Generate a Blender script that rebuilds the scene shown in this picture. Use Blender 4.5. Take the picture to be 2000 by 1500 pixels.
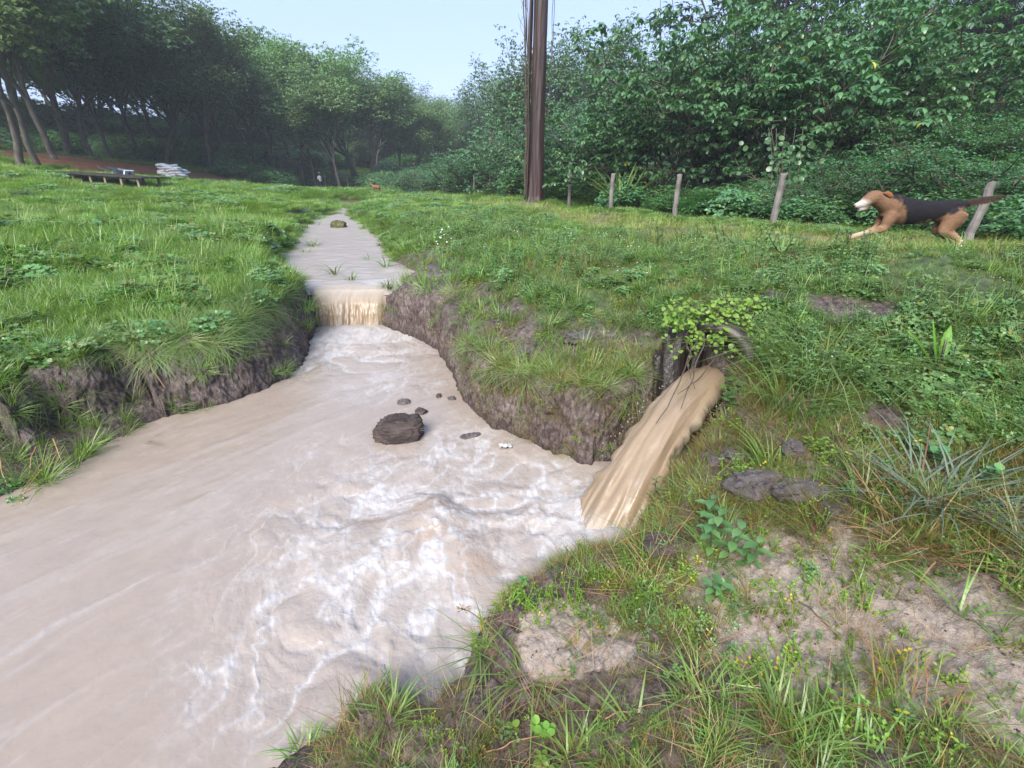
import bpy, math, random
import numpy as np
from mathutils import Vector, Matrix, Euler

# ------------------------------------------------------------------ camera, sky, sun, exposure
C = bpy.context.scene
for o in list(bpy.data.objects): bpy.data.objects.remove(o)
COL = C.collection
HC = 1.9                                   # eye height above the pool
PITCH = math.radians(24.2); FP = 900.0     # focal length in photo pixels (2000 wide)
cam = bpy.data.cameras.new('camera'); cam_o = bpy.data.objects.new('camera', cam); COL.objects.link(cam_o)
cam_o.location = (0, 0, HC); cam_o.rotation_euler = (math.radians(90)-PITCH, 0, 0)
cam.sensor_width = 36.0; cam.lens = 36.0*FP/2000.0; cam.clip_start = 0.02; cam.clip_end = 3000
C.camera = cam_o
W = bpy.data.worlds.new('World'); C.world = W; W.use_nodes = True
nt = W.node_tree; nt.nodes.clear()
SUN_EL, SUN_AZ = math.radians(43), math.radians(-158)     # azimuth measured from +Y towards +X
sky = nt.nodes.new('ShaderNodeTexSky'); sky.sky_type = 'NISHITA'; sky.sun_disc = False
sky.sun_elevation = SUN_EL; sky.sun_rotation = SUN_AZ; sky.dust_density = 2.0; sky.air_density = 1.0; sky.ozone_density = 2.0
mixn = nt.nodes.new('ShaderNodeMix'); mixn.data_type = 'RGBA'; mixn.inputs[0].default_value = 0.78
mixn.inputs[7].default_value = (2.35, 3.2, 5.35, 1)       # thin pale cloud veil
bg = nt.nodes.new('ShaderNodeBackground'); bg.inputs[1].default_value = 0.080
wo = nt.nodes.new('ShaderNodeOutputWorld')
nt.links.new(sky.outputs[0], mixn.inputs[6]); nt.links.new(mixn.outputs[2], bg.inputs[0]); nt.links.new(bg.outputs[0], wo.inputs[0])
sl = bpy.data.lights.new('sun', 'SUN'); sl.energy = 3.2; sl.angle = math.radians(38); sl.color = (1.0, 0.93, 0.84)
so = bpy.data.objects.new('sun', sl); COL.objects.link(so)
sd = Vector((math.sin(SUN_AZ)*math.cos(SUN_EL), math.cos(SUN_AZ)*math.cos(SUN_EL), math.sin(SUN_EL)))
so.rotation_euler = sd.to_track_quat('Z', 'Y').to_euler()
# the air: faint haze over the valley
hz = bpy.data.meshes.new('haze'); hb = [(x, y, z) for x in (-470, 470) for y in (-470, 470) for z in (-4, 75)]
hz.from_pydata(hb, [], [(0, 1, 3, 2), (4, 6, 7, 5), (0, 4, 5, 1), (2, 3, 7, 6), (0, 2, 6, 4), (1, 5, 7, 3)])
hm = bpy.data.materials.new('haze'); hm.use_nodes = True; hm.node_tree.nodes.clear(); hv = hm.node_tree.nodes.new('ShaderNodeVolumePrincipled'); hv.inputs['Density'].default_value = .0011; hv.inputs['Color'].default_value = (.80, .90, 1, 1)
hout = hm.node_tree.nodes.new('ShaderNodeOutputMaterial'); hm.node_tree.links.new(hv.outputs[0], hout.inputs['Volume']); hz.materials.append(hm)
ho = bpy.data.objects.new('haze', hz); COL.objects.link(ho); ho['kind'] = 'stuff'; ho['label'] = 'thin pale haze hanging in the valley air'; ho['category'] = 'haze'
C.view_settings.view_transform = 'Standard'; C.view_settings.look = 'None'
C.view_settings.exposure = 1.72; C.view_settings.gamma = 1.0
try: C.view_settings.use_curve_mapping = False
except Exception: pass

cy = C.cycles; cy.max_bounces = 5; cy.diffuse_bounces = 3; cy.glossy_bounces = 2; cy.transmission_bounces = 3; cy.transparent_max_bounces = 4
cy.caustics_reflective = False; cy.caustics_refractive = False

# ------------------------------------------------------------------ helpers
SP, CP = math.sin(PITCH), math.cos(PITCH)
rng = np.random.default_rng(7); random.seed(7)
def pd(px, py, d):                          # point seen at a photo pixel, d metres along the view axis
    a = (px-1000)/FP; v = (750-py)/FP
    return np.array([a*d, (CP+v*SP)*d, HC+(v*CP-SP)*d])
def pz(px, py, z):                          # point seen at a photo pixel on the level z
    a = (px-1000)/FP; v = (750-py)/FP
    return pd(px, py, (z-HC)/(v*CP-SP))
def sstep(a, b, x):
    t = np.clip((x-a)/(b-a+1e-12), 0, 1); return t*t*(3-2*t)
def _h(ix, iy, iz, s):
    with np.errstate(over='ignore'):
        n = (ix.astype(np.int64)*374761393 + iy.astype(np.int64)*668265263 + iz.astype(np.int64)*2147483647 + s*1274126177) & 0xffffffff
        n = ((n ^ (n >> 13))*1274126177) & 0xffffffff
        n = (n ^ (n >> 16)) & 0xffffffff
    return n.astype(np.float64)/4294967295.0
def noise(x, y, z=0.0, s=0):                # value noise, -1..1
    x, y, z = np.broadcast_arrays(np.asarray(x, float), np.asarray(y, float), np.asarray(z, float))
    ix, iy, iz = np.floor(x), np.floor(y), np.floor(z)
    fx, fy, fz = x-ix, y-iy, z-iz
    u, v, w = [f*f*f*(f*(f*6-15)+10) for f in (fx, fy, fz)]
    r = 0
    for dx in (0, 1):
        for dy in (0, 1):
            for dz in (0, 1):
                if dz == 1 and not np.any(fz): continue
                r = r + _h(ix+dx, iy+dy, iz+dz, s)*(u if dx else 1-u)*(v if dy else 1-v)*(w if dz else 1-w)
    return r*2-1
def fbm(x, y, z=0.0, s=0, o=4, g=0.5):
    r = 0; a = 1; t = 0
    x, y, z = np.asarray(x, float), np.asarray(y, float), np.asarray(z, float); c_, s_ = math.cos(.6+s), math.sin(.6+s)
    for k in range(o):
        x, y = x*c_-y*s_, x*s_+y*c_
        r = r + a*noise(x*2**k+17.37*k+31.7, y*2**k-9.13*k+12.3, z*2**k+(.37*k if np.any(z) else 0), s+k); t += a; a *= g; c_, s_ = .8, .6
    return r/t
def voronoi(x, y, s=0):                     # F1, F2, cell id
    ix, iy = np.floor(x), np.floor(y)
    f1 = np.full(x.shape, 9.); f2 = np.full(x.shape, 9.); cid = np.zeros(x.shape)
    for dx in (-1, 0, 1):
        for dy in (-1, 0, 1):
            cx, cy = ix+dx, iy+dy
            px = cx+_h(cx, cy, cx*0, s); py = cy+_h(cx, cy, cx*0, s+5)
            d = np.hypot(px-x, py-y); n = d < f1
            f2 = np.where(n, f1, np.minimum(f2, d)); cid = np.where(n, _h(cx, cy, cx*0, s+9), cid); f1 = np.where(n, d, f1)
    return f1, f2, cid
def mesh_np(name, V, F, mat=None, attrs=None, smooth=True):   # F: (n,3) or (n,4) or list of both
    me = bpy.data.meshes.new(name)
    V = np.asarray(V, np.float32)
    Fs = F if isinstance(F, (list, tuple)) else [F]
    Fs = [np.asarray(f, np.int32) for f in Fs if len(f)]
    me.vertices.add(len(V)); me.vertices.foreach_set('co', V.ravel())
    li = np.concatenate([f.ravel() for f in Fs]); tot = np.concatenate([np.full(len(f), f.shape[1], np.int32) for f in Fs])
    st = np.concatenate([[0], np.cumsum(tot)[:-1]]).astype(np.int32)
    me.loops.add(len(li)); me.loops.foreach_set('vertex_index', li)
    me.polygons.add(len(tot)); me.polygons.foreach_set('loop_start', st); me.polygons.foreach_set('loop_total', tot)
    me.polygons.foreach_set('use_smooth', np.full(len(tot), smooth))
    for k, a in (attrs or {}).items():
        a = np.asarray(a, np.float32)
        if a.ndim == 1: at = me.attributes.new(k, 'FLOAT', 'POINT'); at.data.foreach_set('value', a)
        else:
            at = me.attributes.new(k, 'FLOAT_COLOR', 'POINT')
            if a.shape[1] == 3: a = np.concatenate([a, np.ones((len(a), 1), np.float32)], 1)
            at.data.foreach_set('color', a.ravel())
    if mat: me.materials.append(mat)
    me.update(); return me
def ob(name, me, parent=None, loc=None, label=None, cat=None, group=None, kind=None, rot=None, scale=None):
    o = bpy.data.objects.new(name, me); COL.objects.link(o)
    if parent is not None: o.parent = parent
    if loc is not None: o.location = tuple(float(c) for c in loc)
    if rot is not None: o.rotation_euler = rot
    if scale is not None: o.scale = (scale,)*3 if not hasattr(scale, '__len__') else scale
    if label: o['label'] = label
    if cat: o['category'] = cat
    if group: o['group'] = group
    if kind: o['kind'] = kind
    return o
class MB:
    def __init__(s): s.v = []; s.f3 = []; s.f4 = []; s.a = []; s.n = 0
    def add(s, V, F, t=0.5):
        V = np.asarray(V, float).reshape(-1, 3); F = np.asarray(F, int)
        (s.f3 if F.shape[1] == 3 else s.f4).append(F+s.n); s.v.append(V)
        s.a.append(np.full(len(V), t) if np.isscalar(t) else np.asarray(t)); s.n += len(V)
    def mesh(s, name, mat, smooth=True):
        F = []
        if s.f3: F.append(np.concatenate(s.f3))
        if s.f4: F.append(np.concatenate(s.f4))
        return mesh_np(name, np.concatenate(s.v), F, mat, {'tint': np.concatenate(s.a)}, smooth)
    def tube(s, P, R, n=6, t=0.5, cap=True):
        P = np.asarray(P, float); R = np.broadcast_to(np.asarray(R, float), (len(P),))
        T = np.gradient(P, axis=0); T /= np.linalg.norm(T, axis=1)[:, None]+1e-9
        ref = np.array([0.31, 0.95, 0.08]) if abs(T[0][2]) > .7 else np.array([0, 0, 1.])
        A = np.cross(T, ref); A /= np.linalg.norm(A, axis=1)[:, None]+1e-9; B = np.cross(T, A)
        th = np.linspace(0, 2*math.pi, n, endpoint=False)
        V = P[:, None]+R[:, None, None]*(A[:, None]*np.cos(th)[None, :, None]+B[:, None]*np.sin(th)[None, :, None])
        i = np.arange(len(P)-1)[:, None]*n; j = np.arange(n)[None]; k = (j+1) % n
        F = np.stack([i+j, i+k, i+n+k, i+n+j], -1).reshape(-1, 4)
        V = V.reshape(-1, 3); s.add(V, F, t)
        if cap:
            m = s.n; s.add(np.array([P[0], P[-1]]), np.zeros((0, 3), int), t)
            b = m-len(V); q = np.arange(n); q1 = (q+1) % n
            s.f3.append(np.stack([np.full(n, m), b+q1, b+q], 1)); s.f3.append(np.stack([np.full(n, m+1), b+len(V)-n+q, b+len(V)-n+q1], 1))
    def box(s, c, d, rz=0, t=0.5, ry=0):
        x, y, z = [q/2 for q in d]
        V = np.array([[a, b, e] for a in (-x, x) for b in (-y, y) for e in (-z, z)])
        M = np.array(Euler((0, ry, rz)).to_matrix()); V = V@M.T+np.array(c)
        s.add(V, [[0, 1, 3, 2], [4, 6, 7, 5], [0, 4, 5, 1], [2, 3, 7, 6], [0, 2, 6, 4], [1, 5, 7, 3]], t)
def stamp(mb, TV, TF, P, X, Z, S, t, jit=0):     # stamp a leaf template: x axis X, up Z, size S
    n = len(P); X = X/(np.linalg.norm(X, axis=1)[:, None]+1e-9)
    Y = np.cross(Z, X); Y /= np.linalg.norm(Y, axis=1)[:, None]+1e-9; Z = np.cross(X, Y)
    S = np.broadcast_to(np.asarray(S, float), (n,))
    V = P[:, None]+S[:, None, None]*(TV[None, :, 0:1]*X[:, None]+TV[None, :, 1:2]*Y[:, None]+TV[None, :, 2:3]*Z[:, None])
    F = (np.arange(n)*len(TV))[:, None, None]+TF[None]
    mb.add(V.reshape(-1, 3), F.reshape(-1, TF.shape[1]), np.repeat(np.broadcast_to(t, (n,)), len(TV)))
LEAF_V = np.array([[0, 0, 0], [.28, .24, .05], [.28, 0, -.02], [.28, -.24, .05], [.66, .25, -.03], [.66, 0, -.10], [.66, -.25, -.03], [1, 0, -.28]])
LEAF_F = np.array([[0, 2, 1], [0, 3, 2], [1, 2, 5], [1, 5, 4], [2, 3, 6], [2, 6, 5], [4, 5, 7], [5, 6, 7]])
OVAL_V = np.array([[0, 0, 0], [.45, .3, .05], [.45, -.3, .05], [1, 0, -.12], [.5, 0, -.03]])
OVAL_F = np.array([[0, 4, 1], [0, 2, 4], [1, 4, 3], [4, 2, 3]])
a6 = np.linspace(0, 2*math.pi, 8, endpoint=False)
ROUND_V = np.concatenate([[[.5, 0, -.06]], np.stack([.5+.5*np.cos(a6), .46*np.sin(a6), .03*np.cos(2*a6)], 1)])
ROUND_F = np.array([[0, 1+i, 1+(i+1) % 8] for i in range(8)])
def blades(mb, n, R, h, w, lean=(.1, .6), curl=(.2, .9), seg=4, rs=None, hvar=.5, t=(0, 1), base=None):
    rs = rs or rng
    r = R*np.sqrt(rs.random(n)); th = rs.random(n)*2*math.pi
    B = np.stack([r*np.cos(th), r*np.sin(th), np.full(n, -.02)], 1) if base is None else base
    az = th+rs.normal(0, .9, n); hh = h*(1-hvar*rs.random(n)); L = rs.uniform(*lean, n); K = rs.uniform(*curl, n)
    ww = w*rs.uniform(.6, 1.1, n)
    tt = np.linspace(0, 1, seg+1)
    hor = hh[:, None]*(L[:, None]*tt+K[:, None]*tt**2*.9); ver = hh[:, None]*(tt-.55*K[:, None]*tt**2.4)
    D = np.stack([np.cos(az), np.sin(az)], 1); S = np.stack([-np.sin(az), np.cos(az)], 1)
    cen = B[:, None]+np.concatenate([hor[..., None]*D[:, None], ver[..., None]], -1)
    prof = np.array([.7, 1, .85, .55, .04]) if seg == 4 else np.interp(tt, [0, .3, .8, 1], [.7, 1, .6, .04])
    off = (ww[:, None]*prof[None]*.5)[..., None]*np.concatenate([S, np.zeros((n, 1))], 1)[:, None]
    V = np.stack([cen-off, cen+off], 2).reshape(n, -1, 3)
    k = np.arange(seg)*2; F = np.stack([k, k+1, k+3, k+2], 1)
    Fa = (np.arange(n)*(2*seg+2))[:, None, None]+F[None]
    tv = rs.uniform(t[0], t[1], n)
    mb.add(V.reshape(-1, 3), Fa.reshape(-1, 4), np.repeat(tv, 2*seg+2))

# ------------------------------------------------------------------ materials
def mat(name, rough=.6, spec=.4):
    m = bpy.data.materials.new(name); m.use_nodes = True; n = m.node_tree; n.nodes.clear()
    out = n.nodes.new('ShaderNodeOutputMaterial'); b = n.nodes.new('ShaderNodeBsdfPrincipled')
    b.inputs['Roughness'].default_value = rough; b.inputs['Specular IOR Level'].default_value = spec
    n.links.new(b.outputs[0], out.inputs[0]); return m, n, b, out
def N(n, t, **k):
    x = n.nodes.new(t)
    for a, b in k.items(): setattr(x, a, b)
    return x
def mixc(n, fac, a, b, mode='MIX'):
    m = N(n, 'ShaderNodeMix', data_type='RGBA', blend_type=mode)
    for i, v in ((0, fac), (6, a), (7, b)):
        if hasattr(v, 'is_linked') or hasattr(v, 'links'): n.links.new(v, m.inputs[i])
        elif i == 0: m.inputs[0].default_value = v
        else: m.inputs[i].default_value = (*v, 1) if len(v) == 3 else v
    return m.outputs[2]
def math_(n, op, a, b=None, clamp=False):
    m = N(n, 'ShaderNodeMath', operation=op, use_clamp=clamp)
    for i, v in ((0, a), (1, b)):
        if v is None: continue
        if hasattr(v, 'links'): n.links.new(v, m.inputs[i])
        else: m.inputs[i].default_value = v
    return m.outputs[0]
def tex_noise(n, vec, scale, det=4, rough=.55, dist=0):
    t = N(n, 'ShaderNodeTexNoise'); t.inputs['Scale'].default_value = scale; t.inputs['Detail'].default_value = det
    t.inputs['Roughness'].default_value = rough; t.inputs['Distortion'].default_value = dist
    if vec is not None: n.links.new(vec, t.inputs['Vector'])
    return t.outputs[0]
def ramp(n, f, stops):
    r = N(n, 'ShaderNodeValToRGB'); e = r.color_ramp.elements
    while len(e) < len(stops): e.new(.5)
    for q, (p, c) in zip(e, stops): q.position = p; q.color = (*c, 1) if len(c) == 3 else c
    n.links.new(f, r.inputs[0]); return r.outputs[0]
def bump(n, b, hgt, st, dist=.01):
    x = N(n, 'ShaderNodeBump'); x.inputs['Strength'].default_value = st; x.inputs['Distance'].default_value = dist
    n.links.new(hgt, x.inputs['Height']); n.links.new(x.outputs[0], b.inputs['Normal']); return x
def leafmat(name, ca, cb, cc=None, rough=.42, trans=.25, spec=.45, dry=0.04):
    m, n, b, out = mat(name, rough, spec)
    at = N(n, 'ShaderNodeAttribute', attribute_name='tint')
    it = N(n, 'ShaderNodeAttribute', attribute_name='itint', attribute_type='INSTANCER')
    oi = N(n, 'ShaderNodeObjectInfo')
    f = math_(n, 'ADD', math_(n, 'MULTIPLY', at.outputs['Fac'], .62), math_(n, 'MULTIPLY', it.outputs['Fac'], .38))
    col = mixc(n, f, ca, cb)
    if cc:
        g = math_(n, 'GREATER_THAN', at.outputs['Fac'], 1-dry)
        col = mixc(n, g, col, cc)
    hsv = N(n, 'ShaderNodeHueSaturation'); n.links.new(col, hsv.inputs['Color'])
    n.links.new(math_(n, 'ADD', math_(n, 'MULTIPLY', oi.outputs['Random'], .5), .75), hsv.inputs['Value'])
    n.links.new(math_(n, 'ADD', math_(n, 'MULTIPLY', oi.outputs['Random'], .03), .485), hsv.inputs['Hue'])
    col = hsv.outputs[0]
    n.links.new(col, b.inputs['Base Color'])
    tr = N(n, 'ShaderNodeBsdfTranslucent'); tc = mixc(n, 1.0, col, (1.0, 1.15, .5), 'MULTIPLY'); n.links.new(tc, tr.inputs[0])
    ms = N(n, 'ShaderNodeMixShader'); ms.inputs[0].default_value = trans
    n.links.new(b.outputs[0], ms.inputs[1]); n.links.new(tr.outputs[0], ms.inputs[2]); n.links.new(ms.outputs[0], out.inputs[0])
    return m
def objcoord(n): return N(n, 'ShaderNodeTexCoord').outputs['Object']
def simple(name, c1, c2, scale=8, rough=.6, spec=.4, bst=.4, bd=.01, stretch=None, det=5):
    m, n, b, out = mat(name, rough, spec); v = objcoord(n)
    if stretch:
        mp = N(n, 'ShaderNodeMapping'); mp.inputs['Scale'].default_value = stretch; n.links.new(v, mp.inputs[0]); v = mp.outputs[0]
    f = tex_noise(n, v, scale, det, .6)
    n.links.new(ramp(n, f, [(.3, c1), (.7, c2)]), b.inputs['Base Color'])
    bump(n, b, tex_noise(n, v, scale*2.2, 6, .65), bst, bd); return m

M_GRASS = leafmat('grass_blade', (.095, .175, .045), (.22, .32, .08), (.28, .20, .08), .4, .36, .6, dry=.05)
M_GRASSL = leafmat('lush_grass', (.105, .20, .045), (.25, .37, .08), None, .38, .42, .6)
M_FINE = leafmat('fine_grass', (.13, .16, .03), (.21, .23, .055), (.22, .10, .045), .5, .3, dry=.36)
M_STRAW = leafmat('straw', (.20, .10, .05), (.34, .22, .11), None, .6, .1)
M_ROOT = leafmat('root_fibre', (.05, .032, .025), (.14, .09, .065), None, .6, .0)
M_WEED = leafmat('weed_leaf', (.075, .165, .055), (.18, .29, .09), (.20, .25, .04), .36, .36, .6)
M_CLOVER = leafmat('round_leaf', (.06, .155, .045), (.16, .28, .085), (.2, .2, .05), .33, .25, .7, dry=.02)
M_LIME = leafmat('lime_leaf', (.11, .22, .03), (.24, .36, .06), (.42, .33, .03), .4, .35, .4, dry=.02)
M_RUB = leafmat('rubber_leaf', (.085, .165, .060), (.19, .30, .11), (.20, .20, .06), .42, .3, .5, dry=.012)
M_RUB2 = leafmat('far_leaf', (.055, .115, .055), (.13, .22, .10), None, .45, .3, .5)
M_BROAD = leafmat('broad_leaf', (.055, .14, .065), (.135, .26, .10), (.5, .38, .03), .32, .3, .7, dry=.0035)
M_DARK = leafmat('dark_needle', (.014, .04, .018), (.04, .085, .03), None, .45, .2, .4)
M_THICK = leafmat('thicket_leaf', (.045, .12, .05), (.11, .23, .08), (.18, .26, .05), .36, .3, .6, dry=.03)
M_SILV = leafmat('silver_blade', (.10, .15, .11), (.20, .26, .19), (.2, .1, .06), .4, .15, .5, dry=.15)
M_FLOW = simple('white_petal', (.4, .4, .38), (.5, .5, .48), 5, .6)
M_BARK = simple('rubber_bark', (.03, .024, .020), (.11, .095, .08), 7, .75, .3, .6, .03, (1, 1, .35))
M_TWIG = simple('twig_bark', (.035, .026, .02), (.09, .07, .05), 9, .7)

# ------------------------------------------------------------------ the lie of the land
CTRL = [  # photo pixel and depth along the axis
 (45, 332, 26), (120, 303, 33), (240, 352, 22), (340, 349, 32), (200, 319, 40), (300, 322, 41), (400, 334, 41), (440, 353, 35), (0, 296, 42), (130, 350, 20),
 (100, 255, 70), (300, 300, 60), (450, 318, 55), (600, 372, 50), (700, 375, 50), (600, 318, 85),
 (0, 380, 15), (300, 380, 16), (0, 450, 8), (300, 450, 9), (500, 398, 16), (500, 450, 10), (500, 500, 7.5), (560, 376, 26), (650, 381, 28),
 (620, 430, 15), (150, 600, 4.6), (400, 580, 5), (805, 379, 38), (735, 383, 31), (690, 402, 27.5),
 (998, 392, 21), (900, 388, 27), (1045, 392, 18), (1110, 410, 16.3), (1195, 414, 13.8), (1320, 428, 11.2), (1510, 444, 8.6), (1880, 484, 6.1),
 (1300, 438, 10), (1500, 470, 6.5), (1780, 487, 4.6), (2000, 520, 3.6), (1000, 405, 14), (850, 392, 20), (760, 395, 22),
 (900, 450, 9.6), (1100, 470, 8.0)]
CT = [pd(*c) for c in CTRL]
CZ = [(0, 715, .58), (300, 680, .58), (450, 660, .55), (560, 640, .5), (600, 600, .52), (800, 560, .62), (830, 605, .55), (900, 655, .52), (960, 690, .5),
      (1050, 715, .52), (1150, 745, .56), (1100, 600, .76), (1100, 500, .94), (1250, 560, .92), (950, 520, .8), (850, 480, .72),
      (1250, 690, .62), (1390, 590, .98), (1500, 950, .50), (1850, 720, .88), (1650, 560, 1.10), (2000, 900, .72), (1600, 1250, .36),
      (2000, 1500, .42), (1000, 1400, .2), (1400, 900, .45), (1420, 780, .62), (1600, 780, .74), (1250, 1050, .24), (1100, 1150, .22),
      (700, 1400, .17), (560, 1450, .13), (450, 1495, .10), (1300, 1200, .28), (1600, 1050, .46), (2000, 1200, .55), (1300, 1500, .3), (-250, 720, .62), (2300, 1200, .7), (2300, 700, 1.1)]
CT += [pz(*c) for c in CZ]
CT += [np.array(p, float) for p in [(0, -2, .35), (3, -3, .7), (-3, -3, .3), (8, 0, 1.5), (10, 5, 1.6), (14, 14, 2.2), (30, 25, 5), (30, 0, 5), (0, -20, 1), (-20, -10, 2),
      (-12, 3, 1.0), (-25, 8, 2.2), (-40, 25, 5.5), (60, 60, 12), (-120, 80, 16),  (-18, 95, 4), (18, 90, 5), (3, 150, 6), (120, 150, 22), (-140, 200, 20), (12, 25, 1.2), (20, 45, 3), (5, 40, .8),
      (400, 400, 40), (-400, 400, 40), (400, -400, 20), (-400, -400, 20), (-300, 0, 25), (300, 0, 30)]]
CT = np.array(CT)
def _w(x, y): return np.arcsinh(np.asarray(x)/3.0), np.arcsinh(np.asarray(y)/3.0)
_cx, _cy = _w(CT[:, 0], CT[:, 1]); _phi = lambda d2: np.sqrt(d2+.0064)
_A = _phi((_cx[:, None]-_cx[None])**2+(_cy[:, None]-_cy[None])**2); n_ = len(CT)
_M = np.zeros((n_+3, n_+3)); _M[:n_, :n_] = _A-np.eye(n_)*.004; _M[:n_, n_] = 1; _M[:n_, n_+1] = _cx; _M[:n_, n_+2] = _cy; _M[n_:, :n_] = _M[:n_, n_:].T
_c = np.linalg.solve(_M, np.concatenate([CT[:, 2], [0, 0, 0]]))
def base_z(x, y):
    u, v = _w(x, y); sh = u.shape; u = u.ravel(); v = v.ravel(); r = _c[n_]+_c[n_+1]*u+_c[n_+2]*v
    for i in range(n_): r = r+_c[i]*_phi((u-_cx[i])**2+(v-_cy[i])**2)
    return r.reshape(sh)
ZU = .45                                     # level of the upper channel
# outlines: (pixel x, pixel y, width of the bank slope)
PA = [(745, 634, .15), (800, 655, .12), (860, 683, .11), (885, 740, .10), (912, 792, .10), (960, 832, .11), (1030, 862, .11), (1090, 887, .11), (1160, 915, .12)]
PA = [(*pz(a, b, 0)[:2], w) for a, b, w in PA]
PA += [(.92, 2.93, .13), (1.14, 3.06, .10), (1.36, 3.20, .08), (1.52, 3.02, .08), (1.30, 2.76, .14), (.98, 2.45, .25)]
PA += [(*pz(a, b, 0)[:2], w) for a, b, w in [(1238, 1025, .22), (1180, 1078, .25), (1110, 1103, .22), (1030, 1145, .2), (962, 1195, .2), (925, 1250, .2),
       (905, 1320, .22), (850, 1362, .2), (790, 1345, .16), (715, 1335, .2), (640, 1380, .35), (560, 1425, .5), (470, 1470, .5), (380, 1510, .5), (300, 1600, .5)]]
PA += [(-1.2, .2, .5), (-1.6, -1.5, .5), (-1.8, -5, .5), (-5.5, -5, .8), (-4.6, -.5, 1.0), (-4.1, 1.4, 1.0)]
PA += [(*pz(a, b, 0)[:2], w) for a, b, w in [(0, 997, 1.0), (60, 968, .95), (130, 932, .85), (200, 900, .72), (235, 862, .6), (290, 832, .42), (350, 812, .32), (430, 790, .28), (500, 765, .3), (570, 733, .35), (600, 690, .3), (626, 634, .22)]]
PA += [(-2.82, 6.5, .1), (-1.76, 6.5, .1)]
PB = [(612, 568), (582, 561), (554, 552), (536, 540), (534, 522), (546, 498), (576, 476), (588, 456), (602, 434), (640, 420), (654, 412), (660, 405), (690, 406),
      (692, 426), (708, 432), (716, 450), (754, 466), (756, 492), (766, 514), (800, 532), (772, 548), (766, 560), (752, 568)]
PB = [(*pz(a, b, ZU)[:2], w) for (a, b), w in zip(PB, [.25]*6+[.5]*17)]
def sdist(P, x, y):                          # signed distance (outside > 0) and bank width there
    P = np.array(P); n = len(P); best = np.full(x.shape, 1e9); wid = np.full(x.shape, .3); ins = np.zeros(x.shape, bool)
    for i in range(n):
        a, b = P[i], P[(i+1) % n]; dx, dy = b[0]-a[0], b[1]-a[1]
        t = np.clip(((x-a[0])*dx+(y-a[1])*dy)/(dx*dx+dy*dy+1e-12), 0, 1)
        d = np.hypot(x-a[0]-t*dx, y-a[1]-t*dy); m = d < best
        best = np.where(m, d, best); wid = np.where(m, a[2]+(b[2]-a[2])*t, wid)
        if a[1] != b[1]:
            c = ((a[1] > y) != (b[1] > y)) & (x < dx*(y-a[1])/(b[1]-a[1])+a[0]); ins ^= c
    return np.where(ins, -best, best), wid
LIPY = 6.38
def land(x, y):
    x = np.asarray(x, float); y = np.asarray(y, float)
    r = np.hypot(x, y)
    jx = fbm(x*2.2, y*2.2, 0, 3, 4)*.07+fbm(x*11, y*11, 0, 4, 2)*.018
    jy = fbm(x*2.2, y*2.2, 0, 13, 4)*.07+fbm(x*11, y*11, 0, 14, 2)*.018
    near = 1
    sa, wa = sdist(PA, x+jx, y+jy); sb, wb = sdist(PB, x+jx*1.2, y+jy*1.2)
    T = base_z(x, y)
    T = T+fbm(x*.8, y*.8, 0, 21, 3)*.06+fbm(x*3, y*3, 0, 22, 4)*.035*sstep(30, 12, r)
    f = sstep(14, 4, r)
    T = T+f*(fbm(x*14, y*14, 0, 23, 4)*.022+np.abs(fbm(x*30, y*30, 0, 24, 3))*.016+np.abs(fbm(x*7, y*7, 0, 25, 3))*.03)
    tb = np.clip(sb/wb, 0, 1)**.8
    zb = np.where(sb < 0, ZU-.10-.12*np.clip(-sb/.5, 0, 1), (ZU-.10)+(T-ZU+.10)*tb)
    zb = np.where(T < ZU-.1, np.where(sb < 0, ZU-.1, T), zb)
    zb = np.where(sb < .8, zb, T)
    ta = np.clip(sa/wa, 0, 1); ta = np.where((wa > .35) & (x < -1.5) & (y > -1), .42*ta+.58*sstep(.62+.12*jx/.07, .98, ta), np.where(wa > .17, ta**.7, ta**.85))
    z = np.where(sa < 0, -.04-.35*np.clip(-sa/.5, 0, 1), -.04+(zb+.04)*ta)
    z = np.where(sa < 1.0, z, zb)
    return z, sa, sb, wa, T
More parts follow.
